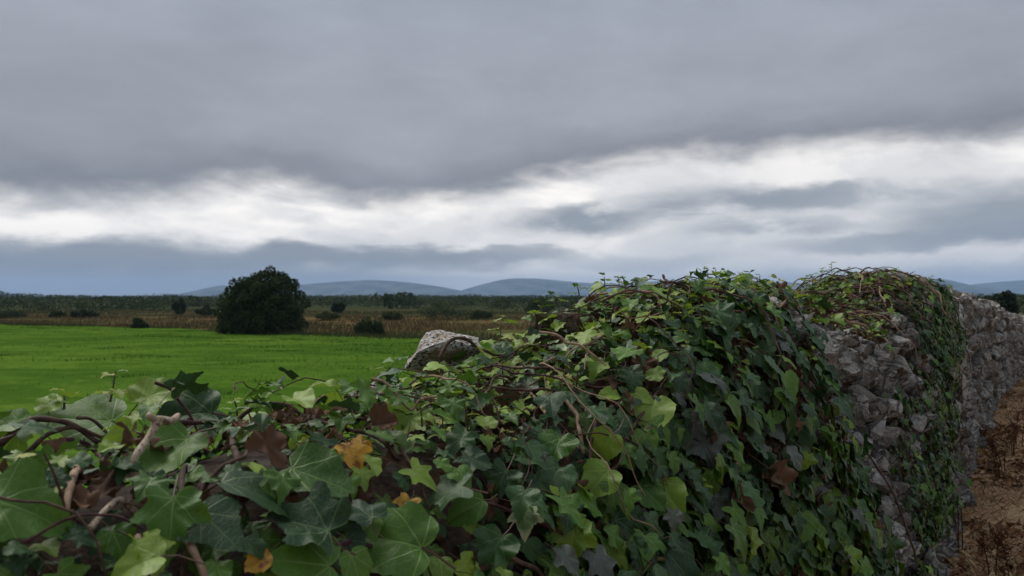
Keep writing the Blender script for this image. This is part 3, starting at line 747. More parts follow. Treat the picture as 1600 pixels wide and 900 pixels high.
# ------------------------------------------------------------------ ivy leaves
SHAPES = {
 'five':  [(0, 0), (.10, -.10), (.24, -.19), (.40, -.17), (.46, -.05), (.40, .09), (.52, .22), (.62, .36), (.60, .45), (.42, .46), (.30, .54), (.22, .70), (.12, .87), (0, 1)],
 'three': [(0, 0), (.09, -.10), (.24, -.15), (.42, -.10), (.54, .04), (.60, .20), (.54, .32), (.42, .42), (.32, .55), (.22, .74), (.10, .90), (0, 1)],
 'heart': [(0, 0), (.08, -.09), (.22, -.13), (.38, -.06), (.48, .10), (.50, .28), (.44, .48), (.33, .68), (.18, .87), (0, 1)],
 'arrow': [(0, 0), (.08, -.12), (.22, -.24), (.38, -.24), (.38, -.08), (.28, .10), (.36, .24), (.46, .36), (.40, .42), (.25, .46), (.17, .62), (.09, .84), (0, 1)],
 'ovate': [(0, 0), (.10, -.03), (.24, .05), (.36, .20), (.41, .38), (.37, .58), (.26, .78), (.13, .92), (0, 1)],
}
SH = list(SHAPES)
def leaf_proto(shape, seed, hi, curl=0):
    r = random.Random(seed)
    half = SHAPES[shape]
    if hi: half = [tuple(q[:2]) for q in smooth_path([(a, b, 0) for a, b in half], 3)]
    full = np.array(half+[(-x, y) for x, y in half[-2:0:-1]], float)
    asym = r.uniform(-.08, .08); full[:, 0] += asym*full[:, 1]*(1-full[:, 1])
    full *= (1+.05*np.array([r.uniform(-1, 1) for _ in full]))[:, None]
    n = len(full); ctr = np.array([0, .22])
    rings = [1.0, .66, .34] if hi else [1.0, .55]
    pts = [ctr[None]]+[ctr+(full-ctr)*f for f in rings[::-1]]
    P = np.concatenate(pts); F = []
    for q in range(n): F.append((0, 1+q, 1+(q+1) % n))
    for k_ in range(len(rings)-1):
        a, b_ = 1+k_*n, 1+(k_+1)*n
        for q in range(n):
            q2 = (q+1) % n; F += [(a+q, b_+q, b_+q2), (a+q, b_+q2, a+q2)]
    x, y = P[:, 0], P[:, 1]; rr = np.hypot(x, y-.3)
    fold = r.uniform(.05, .45); droop = r.uniform(.0, .45); side = r.uniform(-.15, .45); ph = r.uniform(0, 6.28); wv = r.uniform(.02, .09); tw = r.uniform(-.3, .3)
    if curl: fold, droop, side, wv, tw = r.uniform(.5, 1.3), r.uniform(-.5, .9), r.uniform(.2, 1.0), r.uniform(.10, .22), r.uniform(-.6, .6)
    ang = np.arctan2(x, y-.3)
    z = fold*np.abs(x)-droop*np.clip(y, 0, 2)**2-side*x**2*1.2+wv*np.sin(ang*r.choice([5, 6, 7])+ph)*np.clip(rr*1.9, 0, 1)**2+tw*x*y
    if shape in ('five', 'three', 'arrow'):
        z -= .05*np.cos(ang*5)*np.clip(rr*1.6, 0, 1)**2
    V = np.stack([x, y, z], -1); uv = np.stack([x, y], -1)
    # petiole
    L = r.uniform(.5, .95); pt = np.array([(0, 0, 0), (r.uniform(-.05, .05), -.35*L, -.10-.12*r.random()), (r.uniform(-.1, .1), -.8*L, -.45*L)])
    tv, tf = tube(pt, [.018, .018, .022], 3)
    tf = [t3 for q in tf for t3 in ((q[0], q[1], q[2]), (q[0], q[2], q[3]))]
    o = len(V); V = np.concatenate([V, tv]); uv = np.concatenate([uv, np.full((len(tv), 2), -3.0)]); F += [tuple(i+o for i in t3) for t3 in tf]
    return V, np.array(F), uv
NV = 9
PROTO = {(sh, v, hi): leaf_proto(sh, hash_ % 9973, hi, v >= NV) for hi in (0, 1) for si, sh in enumerate(SH) for v in range(NV+5) for hash_ in [si*131+v*17+5]}
PMESH = {}
def proto_mesh(key, t):
    kk = key+(t,)
    if kk not in PMESH:
        V, F, uv = PROTO[key]; PMESH[kk] = mesh_from('ivy_leaf', V, F, [LM[t]], None, True, uv)
    return PMESH[kk]

leaves = []     # dict(pos, rot, size, shape, var, type, plant, force)
def basis(n, t):
    n = n/np.linalg.norm(n); t = t-n*(t @ n); t = t/(np.linalg.norm(t)+1e-9); x = np.cross(t, n); return np.stack([x, t, n], 1)
def add_leaf(p, n, t, size, shape, typ, plant, force=False):
    leaves.append((np.asarray(p, float), basis(np.asarray(n, float), np.asarray(t, float)), float(size), shape, int(NV+rng.integers(5)) if typ == 'dead' else int(rng.integers(NV)), typ, plant, force))
# sampling cells of the ivy surface
mid = .25*(PS[:-1, :-1]+PS[1:, :-1]+PS[:-1, 1:]+PS[1:, 1:])
e1 = PS[1:, :-1]-PS[:-1, :-1]; e2 = PS[:-1, 1:]-PS[:-1, :-1]
CN = np.cross(e2, e1); CAREA = np.linalg.norm(CN, axis=-1); CN = CN/(CAREA[..., None]+1e-12)
sgn = np.sign((CN*(mid-wp(.5*(SS[:-1, :-1]+SS[1:, 1:]), np.full(mid.shape[:2], -1.1), np.full(mid.shape[:2], .7)))).sum(-1)); CN *= sgn[..., None]
cS = .5*(SS[:-1, :-1]+SS[1:, 1:]); cT = .5*(TT[:-1, :-1]+TT[1:, 1:]); cZ = mid[..., 2]
patch = fbm(mid/np.array([.3, .3, .3]), 91, 2)
front = cN_r = (CN*Rv).sum(-1)
def dens_mask(plant):
    n1 = .22*fbm(mid/.25, 95, 2)
    back = sstep(cT, math.pi*.92, math.pi*.78)
    if plant == 0: return sstep(cS, -.55, -.3)*(cS < 1.2+n1)*back
    if plant == 1:
        lim = 2.92+.42*np.clip((1.3-cZ)/1.0, 0, 1.2)+n1*.7+1.2*sstep(front, .62, .1)
        return (cS >= 1.2+n1)*(cS < lim)*back
    if plant == 2:
        hi_ = cZ > 1.12
        m_ = np.where(hi_, (cS > 4.85+n1*1.6)*(cS < 7.7+n1*3), (cS > 3.95+n1*1.6)*(cS < 5.9+n1*2)*(.5+.46*np.sign(patch+.12)))
        return m_*back*(front > -.6)
    if plant == 3: return (cS > 4.25)*(cS < 5.8+n1)*(cZ > 1.12+n1)*back*np.where(front < .55, np.clip(.75+patch, 0.1, 1), .06*(patch > .1))
def scatter(plant, count, off, sizes, types, shapes, tipdown=1.0, tilt=.35, extra=None, upb=.35):
    w = CAREA*np.clip(dens_mask(plant), 0, 1)
    if extra is not None: w = w*extra
    w = w.ravel(); idx = rng.choice(len(w), count, p=w/w.sum())
    P = mid.reshape(-1, 3)[idx]; Nn = CN.reshape(-1, 3)[idx]; fr = front.ravel()[idx]; pt = patch.ravel()[idx]
    for i in range(count):
        n0 = Nn[i]; jit = rng.normal(0, .02, 3)
        o = rng.uniform(*off); p = P[i]+n0*o+jit
        if np.linalg.norm(p-CAMP) < .56: continue
        f = np.clip(fr[i]*1.2, 0, 1)
        n = n0+UP*upb+rng.normal(0, tilt*(1.25-.65*f), 3); n /= np.linalg.norm(n)
        down = -UP+n0*(UP @ n0); ra = rng.normal(0, 1, 3)
        t = down*tipdown*(.25+1.6*f)+ra*(.75-.35*f)+n0*.1+Rv*.25*(1-f)
        tf, ts = types(f, pt[i]); 
        sz = rng.uniform(*sizes(f))*ts*float(np.interp(np.linalg.norm(p-CAMP), [.9, 1.3, 2.2], [.86, .78, 1.0]))
        add_leaf(p, n, t, sz, shapes(), tf, plant)
def pick(d): 
    k = list(d); p = np.array([d[q] for q in k], float); return k[int(rng.choice(len(k), p=p/p.sum()))]
def ty_near(f, pt):
    t = pick({'dark': .36, 'mid': .40, 'bright': .16, 'dead': .06, 'purple': .02}); return t, 1.0
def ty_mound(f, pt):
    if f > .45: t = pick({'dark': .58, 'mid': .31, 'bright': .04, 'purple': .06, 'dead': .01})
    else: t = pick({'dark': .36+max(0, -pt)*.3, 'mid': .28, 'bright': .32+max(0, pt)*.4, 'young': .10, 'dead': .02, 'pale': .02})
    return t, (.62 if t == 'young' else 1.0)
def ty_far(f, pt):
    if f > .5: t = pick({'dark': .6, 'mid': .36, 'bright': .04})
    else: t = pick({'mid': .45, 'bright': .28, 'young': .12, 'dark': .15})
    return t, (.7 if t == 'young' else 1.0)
sh_mix = lambda: pick({'five': .34, 'three': .28, 'heart': .2, 'arrow': .1, 'ovate': .08})
sh_top = lambda: pick({'five': .3, 'three': .26, 'heart': .16, 'arrow': .16, 'ovate': .12})
dead = lambda f, pt: ('dead', 1.0)
top_only = np.clip(1.15-1.0*np.clip(front, 0, 1), .25, 1)
# under-layers of dead leaf, then living layers
scatter(0, 620, (-.01, .01), lambda f: (.025, .05), dead, sh_mix, .6, .6)
scatter(0, 1000, (.01, .05), lambda f: (.034, .064), ty_near, sh_mix, .8, .45)
scatter(0, 600, (.0, .03), lambda f: (.03, .055), ty_near, sh_mix, .8, .4)
scatter(0, 560, (.04, .10), lambda f: (.034, .068), ty_near, sh_mix, .8, .5)
scatter(1, 1500, (-.01, .015), lambda f: (.03, .06), dead, sh_mix, .6, .6)
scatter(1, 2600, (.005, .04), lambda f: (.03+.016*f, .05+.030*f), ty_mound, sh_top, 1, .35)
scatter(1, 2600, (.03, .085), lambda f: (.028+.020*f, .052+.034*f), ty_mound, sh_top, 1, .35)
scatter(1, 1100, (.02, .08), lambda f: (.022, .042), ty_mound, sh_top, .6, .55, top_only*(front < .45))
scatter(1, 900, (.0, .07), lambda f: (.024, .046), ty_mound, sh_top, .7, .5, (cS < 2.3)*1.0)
scatter(2, 300, (-.01, .01), lambda f: (.03, .05), dead, sh_mix, .6, .6)
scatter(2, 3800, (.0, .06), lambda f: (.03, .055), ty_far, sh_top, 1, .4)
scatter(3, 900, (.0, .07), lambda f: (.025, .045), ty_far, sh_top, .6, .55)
scatter(3, 900, (-.01, .02), lambda f: (.03, .05), dead, sh_top, .6, .6)

# leaves and stems the picture singles out -----------------------------------------------
CR, CU = np.array([1., 0, 0]), np.array([0, -math.sin(PITCH), math.cos(PITCH)])
def hero(px, py, ang, lpx, typ, shape, plant, face=.75, lift=.09, lat=None):
    if typ == 'dead': lift = .02
    """leaf centred at a picture point, growing off the ivy surface there; ang = direction of its tip"""
    if lat is None:
        p, nn, d, dist = at_surf(px, py, lift, surf_bvh)
        if p is None: p = along_ray(px, py, 1.38); d = ray(px, py); nn = -d; dist = np.linalg.norm(p-CAMP)
    else: p = along_ray(px, py, lat); d = ray(px, py); nn = -d; dist = np.linalg.norm(p-CAMP)
    size = lpx/FPX*dist*(d[1])*1.12
    t = CR*math.cos(R(ang))+CU*math.sin(R(ang))
    n = -d*(face-.22)+UP*(1.22-face)*1.1+nn*.25+rng.normal(0, .2, 3)
    B = basis(n, t); add_leaf(p-B[:, 1]*size*.4, n, t, size, shape, typ, plant, True)
HL = [  # px, py, tip angle, length px, type, shape, plant, facing
 (122, 655, 205, 105, 'mid', 'three', 0, .6), (262, 710, 250, 92, 'mid', 'heart', 0, .9), (45, 795, -8, 112, 'mid', 'three', 0, .8), (290, 645, 190, 85, 'dark', 'heart', 0, .8),
 (243, 612, 58, 62, 'bright', 'heart', 0, .8), (208, 648, 120, 40, 'bright', 'five', 0, .7), (148, 768, 200, 60, 'dead', 'three', 0, .5), (178, 752, 250, 50, 'dead', 'heart', 0, .5), (120, 790, 170, 46, 'dead', 'heart', 0, .5),
 (78, 628, 95, 36, 'bright', 'heart', 0, .6), (92, 622, 60, 32, 'bright', 'ovate', 0, .6), (268, 812, 265, 84, 'mid', 'five', 0, .8), (340, 825, 300, 86, 'dark', 'three', 0, .7), (215, 878, 215, 72, 'bright', 'heart', 0, .7),
 (392, 760, -4, 105, 'dark', 'ovate', 0, .4), (338, 658, 25, 76, 'dark', 'ovate', 0, .5), (15, 690, 230, 42, 'bright', 'five', 0, .7), (20, 712, 200, 40, 'bright', 'heart', 0, .6), (10, 660, 190, 50, 'mid', 'heart', 0, .5),
 (402, 660, 130, 58, 'bright', 'ovate', 0, .7), (495, 745, -30, 96, 'mid', 'heart', 0, .8), (612, 840, 165, 112, 'mid', 'heart', 0, .8), (470, 815, 160, 100, 'dark', 'five', 0, .7), (565, 795, 100, 56, 'dark', 'three', 0, .6), (475, 880, 190, 95, 'mid', 'three', 0, .6),
 (552, 714, 285, 44, 'yellow', 'five', 0, .9), (566, 690, 20, 28, 'yellow', 'three', 0, .6), (540, 692, 140, 22, 'yellow', 'heart', 0, .6), (405, 875, 225, 42, 'yellow', 'ovate', 0, .8), (618, 726, 290, 46, 'dead', 'three', 1, .8), (635, 660, 240, 54, 'bright', 'five', 1, .8), (652, 640, 60, 40, 'bright', 'three', 1, .8),
 (630, 692, 250, 30, 'pale', 'heart', 1, .8), (660, 745, 310, 46, 'bright', 'arrow', 1, .7), (635, 793, 250, 34, 'yellow', 'five', 1, .8), (690, 768, 200, 74, 'dark', 'five', 1, .6), (735, 792, 215, 56, 'mid', 'ovate', 1, .7), (770, 862, 250, 60, 'dark', 'three', 1, .7), (715, 690, 250, 48, 'dark', 'five', 1, .7), (745, 720, 330, 52, 'dark', 'five', 1, .6),
 (1018, 648, 262, 62, 'bright', 'heart', 1, .9), (944, 697, 235, 48, 'bright', 'heart', 1, .9), (868, 702, 262, 52, 'mid', 'three', 1, .9), (935, 752, 235, 56, 'bright', 'heart', 1, .85), (885, 730, 250, 36, 'dead', 'three', 1, .8), (895, 848, 262, 58, 'bright', 'five', 1, .9), (962, 866, 290, 44, 'bright', 'five', 1, .85),
 (1062, 880, 300, 78, 'dark', 'heart', 1, .8), (820, 815, 270, 40, 'pale', 'five', 1, .8), (983, 825, 320, 56, 'dark', 'three', 1, .7), (1044, 772, 290, 58, 'bright', 'ovate', 1, .6), (1014, 770, 300, 50, 'mid', 'heart', 1, .8), (1105, 700, 285, 58, 'purple', 'five', 1, .8), (1130, 790, 320, 52, 'purple', 'five', 1, .8), (1085, 668, 310, 40, 'purple', 'three', 1, .8),
 (778, 600, 230, 36, 'bright', 'five', 1, .8), (820, 604, 260, 42, 'dark', 'five', 1, .7), (1246, 684, 270, 54, 'dark', 'heart', 1, .85), (955, 616, 200, 32, 'bright', 'ovate', 1, .8), (1000, 616, 320, 32, 'bright', 'ovate', 1, .8), (1022, 584, 150, 28, 'bright', 'heart', 1, .8), (1064, 578, 20, 28, 'bright', 'heart', 1, .8),
 (1098, 540, 320, 56, 'dark', 'three', 1, .6), (1030, 556, 190, 32, 'bright', 'ovate', 1, .7), (780, 564, 265, 34, 'bright', 'five', 1, .9), (898, 504, 250, 34, 'mid', 'five', 1, .85), (1150, 600, 290, 40, 'dark', 'five', 1, .8), (1190, 560, 300, 40, 'dark', 'five', 1, .8), (1280, 600, 270, 38, 'dark', 'five', 1, .85), (1220, 800, 280, 46, 'dark', 'five', 1, .85), (1180, 730, 270, 44, 'dark', 'three', 1, .85),
 (1295, 645, 280, 26, 'bright', 'three', 1, .8), (1325, 770, 350, 30, 'bright', 'ovate', 1, .7), (1300, 765, 10, 30, 'bright', 'ovate', 1, .7), (1010, 690, 280, 40, 'mid', 'heart', 1, .8), (1010, 645, 260, 1, 'mid', 'heart', 1, .8), (865, 745, 250, 60, 'dark', 'heart', 1, .7), (780, 755, 240, 50, 'dark', 'five', 1, .7), (830, 760, 300, 46, 'dark', 'five', 1, .7), (990, 530, 240, 30, 'dead', 'three', 1, .8), (1005, 572, 260, 30, 'dead', 'three', 1, .8), (935, 610, 170, 40, 'dead', 'three', 1, .7), (1175, 535, 250, 22, 'dead', 'three', 1, .8),
]
for h in HL:
    if h[3] > 5: hero(*h)
vines = {0: [], 1: [], 2: [], 3: []}; HERO_V = []
def hero_vine(pts, rpx, colr, plant, lift=.07, name='vine', label=None, lat=None):
    out = []; last = None
    for q in pts:
        if lat: p = along_ray(q[0], q[1], lat)
        else:
            p, nn, d, dist = at_surf(q[0], q[1], lift, surf_bvh)
            if p is None or (last is not None and abs(dist-last) > .35): p, nn, d, dist = at_surf(q[0], q[1], lift, dist=last if last else 1.5)
            last = dist
        out.append(p)
    if not lat or True:
        e0, e1 = out[0]-out[1], out[-1]-out[-2]
        out = [out[0]+e0/np.linalg.norm(e0)*.045-UP*.025]+out+[out[-1]+e1/np.linalg.norm(e1)*.045-UP*.025]
    P = smooth_path(out, 6); P = P+.0025*np.stack([vnoise(P*35+i*9, 3) for i in range(3)], -1)
    dist = np.linalg.norm(P.mean(0)-CAMP); r0 = rpx/FPX*dist
    rad = r0*.86*(1+.20*vnoise(P*60, 7)+.14*vnoise(P*150, 8))*np.linspace(1.1, .8, len(P))
    vines[plant].append((P, rad, colr, name, label)); HERO_V.append((P[4:-4], 1))
FT = 'pale speckled forked twig rising through the leaves'
def forked_twig(plant, lat):
    tb = []
    for pts, r0 in (([(279, 650), (262, 658), (246, 656), (241, 673), (223, 696), (210, 719), (212, 753), (219, 787), (226, 815)], .0052), ([(228, 796), (216, 786), (200, 783), (181, 785), (159, 802), (140, 826)], .0046), ([(234, 648), (243, 655), (250, 664)], .0048)):
        P = smooth_path([along_ray(px, py, lat+.0006*(px-215)) for px, py in pts], 7); P = P+.002*np.stack([vnoise(P*45+i*9, 3) for i in range(3)], -1)
        HERO_V.append((P, 0)); tb.append((P, r0*(1+.2*vnoise(P*70, 7))*np.linspace(1.0, .85, len(P))))
    forks.append((plant, tb))
forks = []; forked_twig(0, .99)
for a in (([(121, 728), (113, 750), (106, 772)], 6, 'tan', 0), ([(258, 665), (302, 660), (345, 662)], 4.5, 'red', 0), ([(269, 609), (285, 632), (300, 655)], 2.4, 'red', 0), ([(355, 668), (366, 700), (374, 756)], 6, 'brown', 0), ([(288, 730), (284, 782)], 5, 'brown', 0),
          ([(295, 850), (322, 905)], 7, 'tan', 0), ([(95, 812), (160, 805), (200, 812)], 2.4, 'red', 0), ([(406, 635), (448, 632), (478, 652), (531, 668), (591, 685)], 4.2, 'brown', 0), ([(660, 643), (700, 618), (760, 605)], 3.8, 'brown', 1), ([(625, 700), (652, 742)], 3.2, 'brown', 1), ([(490, 875), (515, 862), (545, 845)], 5, 'red', 0),
          ([(30, 668), (60, 655), (105, 660)], 5, 'brown', 0), ([(60, 690), (90, 672), (120, 668)], 4, 'brown', 0), ([(150, 660), (190, 700), (205, 715)], 2.4, 'brown', 0), ([(130, 690), (150, 705), (170, 735)], 4, 'red', 0),
          ([(856, 617), (881, 624), (900, 647), (905, 669)], 4, 'tan', 1), ([(828, 613), (851, 643), (873, 677)], 3, 'tan', 1), ([(971, 700), (994, 662), (1020, 624), (1047, 583)], 3.0, 'brown', 1), ([(930, 660), (924, 690), (920, 741)], 3, 'red', 1), ([(760, 787), (805, 802), (877, 832)], 3.5, 'red', 1), ([(798, 873), (843, 896)], 4.5, 'brown', 1),
          ([(1132, 661), (1158, 668), (1160, 690), (1154, 712), (1141, 749)], 3, 'tan', 1), ([(871, 523), (886, 536), (910, 541)], 2.6, 'tan', 1), ([(979, 454), (1009, 457), (1026, 458)], 2, 'brown', 1), ([(1045, 457), (1042, 472), (1024, 481)], 1.8, 'brown', 1), ([(855, 640), (900, 700), (860, 730)], 1.6, 'brown', 1), ([(880, 590), (930, 605), (975, 600)], 2, 'brown', 1), ([(605, 600), (640, 640), (655, 625)], 2.4, 'tan', 1), ([(500, 640), (560, 655), (600, 650)], 3, 'brown', 0),
          ([(1000, 878), (1040, 872), (1015, 880)], 3, 'green', 1), ([(1180, 660), (1210, 700), (1205, 760)], 1.6, 'brown', 1), ([(1340, 690), (1390, 760), (1425, 850)], 1.8, 'brown', 1), ([(1260, 860), (1300, 830), (1340, 850)], 2, 'tan', 1)):
    hero_vine(*a)
hero_vine([(690, 580), (689, 556), (703, 534), (722, 528), (747, 544), (772, 554), (800, 560)], 3.3, 'brown', 1, lat=1.20)

# shoots: a stem with young leaves standing off the surface
shoots = []
def shoot(p, dirv, L, n, size, types, plant, r=.0018):
    dirv = np.asarray(dirv, float); dirv /= np.linalg.norm(dirv); bend = rng.normal(0, .25, 3)
    pts = [p+dirv*L*t+bend*L*t*t*.5 for t in np.linspace(0, 1, 6)]
    vines[plant].append((np.array(pts), np.linspace(r*1.3, r*.6, 6), 'green' if rng.random() < .6 else 'red', 'shoot_stem', None))
    for i in range(n):
        t = (i+1)/n; q = p+dirv*L*t+bend*L*t*t*.5; a = i*2.4+rng.uniform(0, .6)
        sx = np.cross(dirv, [.3, .8, .5]); sx /= np.linalg.norm(sx); sy = np.cross(dirv, sx)
        tip = sx*math.cos(a)+sy*math.sin(a)+dirv*rng.uniform(.1, .7)
        nn = dirv*.9+UP*.4-(sx*math.cos(a)+sy*math.sin(a))*.3+rng.normal(0, .25, 3)
        sz = size*(1.1-.5*t)*rng.uniform(.8, 1.2)
        add_leaf(q+tip*sz*.5, nn, tip, sz, sh_top(), pick(types), plant, L > .085)
def shoot_px(px, py, hpx, n, size, types, plant, lat=None, lean=0.0):
    if lat: p = along_ray(px, py, lat)
    else:
        p, nn, d, dist = at_surf(px, py, .03, surf_bvh)
        if p is None: p = along_ray(px, py, 1.38)
    L = hpx/FPX*np.linalg.norm(p-CAMP); shoot(p, UP+CR*lean+rng.normal(0, .12, 3), L, n, size, types, plant)
YT = {'bright': .55, 'young': .45}; YM = {'bright': .5, 'mid': .4, 'young': .1}
shoot_px(782, 548, 52, 7, .042, {'bright': .8, 'young': .2}, 1, 1.28)
shoot_px(172, 628, 34, 5, .026, {'pale': .8, 'young': .2}, 0, lean=.1)
shoot_px(960, 862, 14, 4, .03, {'young': .7, 'bright': .3}, 1, lean=.5); shoot_px(690, 690, 40, 5, .022, {'young': 1}, 1); shoot_px(800, 700, 30, 4, .02, {'young': 1}, 1); shoot_px(885, 605, 20, 4, .025, {'young': .8, 'yellow': .2}, 1)
shoot_px(370, 650, 30, 5, .02, YT, 0); shoot_px(100, 640, 24, 4, .03, YT, 0); shoot_px(1085, 770, 20, 4, .026, YT, 1, lean=.6); shoot_px(1310, 775, 20, 5, .028, YT, 1); shoot_px(1320, 690, 16, 4, .02, YT, 1)
for px, py, h in ((1093, 445, 22), (1106, 440, 22), (1120, 440, 20), (1140, 442, 20), (1160, 440, 16), (1188, 452, 22), (945, 450, 16), (968, 448, 14), (905, 462, 14), (870, 478, 16), (1040, 452, 12), (1075, 450, 14), (1210, 462, 14), (850, 495, 22), (838, 505, 18)):
    shoot_px(px, py, h, 4, .034, YM, 1)
for px, py, h in ((1285, 432, 14), (1300, 428, 14), (1318, 432, 12), (1255, 450, 14), (1270, 440, 12), (1380, 432, 10), (1400, 430, 10), (1415, 438, 10), (1360, 438, 8)):
    shoot_px(px, py, h, 5, .04, YM, 3 if px < 1340 else 2)
# more shoots at random over the top
def random_shoots(plant, n, L, size, types, cond):
    w = (CAREA*np.clip(dens_mask(plant), 0, 1)*cond).ravel(); idx = rng.choice(len(w), n, p=w/w.sum())
    for i in idx:
        p = mid.reshape(-1, 3)[i]; nn = CN.reshape(-1, 3)[i]
        if np.linalg.norm(p-CAMP) < .75: continue
        shoot(p+nn*.02, nn*.8+UP*.8+rng.normal(0, .4, 3), rng.uniform(*L), int(rng.integers(3, 6)), size, types, plant)
random_shoots(0, 14, (.05, .085), .030, YT, front < .6)
random_shoots(1, 120, (.04, .08), .027, YT, front < .45)
random_shoots(1, 25, (.04, .07), .026, YM, front >= .45)
random_shoots(2, 60, (.04, .09), .03, YT, front < .5)
random_shoots(3, 30, (.04, .10), .028, YM, front < .6)

# wandering vines over the surface
def wander(plant, n, L, rr, cond, cols, lift=(.0, .06), arc=.035):
    w = (CAREA*np.clip(dens_mask(plant), 0, 1)*cond).ravel(); idx = rng.choice(len(w), n, p=w/w.sum())
    for i in idx:
        p = mid.reshape(-1, 3)[i].copy(); nn = CN.reshape(-1, 3)[i]
        dv = rng.normal(0, 1, 3); dv -= nn*(dv @ nn); dv /= np.linalg.norm(dv)
        lf = rng.uniform(*lift); pts = []; step = .03; tot = rng.uniform(*L); kk = 0
        while kk*step < tot:
            h = surf_bvh.find_nearest(Vector(p))
            if h[0] is None: break
            q = np.array(h[0]); m_ = np.array(h[1]); m_ = m_ if m_ @ nn > 0 else -m_; nn = m_
            arch = math.sin(math.pi*kk*step/tot)*arc
            pts.append(q+nn*(lf+arch+.012*math.sin(kk*1.3)))
            dv = dv+rng.normal(0, .33, 3); dv -= nn*(dv @ nn); dv /= np.linalg.norm(dv); p = q+dv*step; kk += 1
        if len(pts) < 4: continue
        P = np.array(pts); P[1:-1] = (P[:-2]+P[1:-1]*2+P[2:])/4
        if np.linalg.norm(P-CAMP, axis=1).min() < .7: continue
        P = np.repeat(P, 2, 0); P[1:-1:2] = .5*(P[0:-2:2]+P[2::2]); P = P[:-1]+.006*np.stack([vnoise(P[:-1]*22+q_*9, 5) for q_ in range(3)], -1)
        r = rng.uniform(*rr); vines[plant].append((P, np.linspace(r, r*.5, len(P))*(1+.22*vnoise(P*70, 6)), pick(cols), 'vine', None))
VC = {'brown': .5, 'red': .22, 'tan': .28}
wander(0, 46, (.15, .5), (.0015, .0045), front < 2, VC, (.0, .045), .015)
wander(1, 150, (.15, .6), (.0014, .0042), front < .5, VC, (.01, .07))
wander(1, 30, (.2, .7), (.0015, .004), front >= .5, VC, (.0, .06))
wander(2, 30, (.2, .7), (.002, .006), front < 2, VC); wander(3, 150, (.15, .6), (.002, .006), front < 2, VC, (.0, .09))

# ---- write the ivy out
PL = [('ivy_plant', 'large-leaved glossy ivy over the near end of the wall, round a pale forked twig', wp(.4, -1.0, 0)),
      ('ivy_plant', 'dense ivy smothering the broad mound in the middle of the wall, dark down its face', wp(2.5, -.9, 0)),
      ('ivy_plant', 'ivy curtain hanging down the wall between bare dark stones and clean far stonework', wp(6.8, -.95, 0)),
      ('ivy_plant', 'thin ivy and tangled brown stems capping the bare rocky hump of the wall', wp(5.2, -1.1, 0))]
def proj(P):
    P = np.asarray(P)-CAMP; c, s_ = math.cos(PITCH), math.sin(PITCH); y = P[..., 1]*c+P[..., 2]*s_; z = -P[..., 1]*s_+P[..., 2]*c
    return np.stack([800+FPX*P[..., 0]/y, 450-FPX*z/y], -1), np.linalg.norm(P, axis=-1), y
def clear_in_front():
    global leaves
    ctr = np.array([q[0]+q[1][:, 1]*q[2]*.4 for q in leaves]); sz = np.array([q[2] for q in leaves]); fz = np.array([q[7] for q in leaves])
    uv, di, y = proj(ctr); rad = sz*.5*FPX/np.maximum(y, .05); kill = np.zeros(len(leaves), bool)
    tg = [(uv[i], di[i], rad[i]*.55) for i in np.where(fz)[0] if sz[i] > .02]
    for v in HERO_V:
        u2, d2, _ = proj(v[0])
        tg += [(u2[j], d2[j], -1.0 if v[1] else 3.0) for j in range(0, len(u2), 2)]
    for (u0, d0, r0) in tg:
        m_ = (~fz) & (di < d0+.012) & (np.hypot(*(uv-u0).T) < (r0*.85+rad*.5 if r0 > 0 else 1.5+rad*.22))
        kill |= m_
    leaves = [q for q, kk in zip(leaves, kill) if not kk]
    print('cleared', int(kill.sum()))
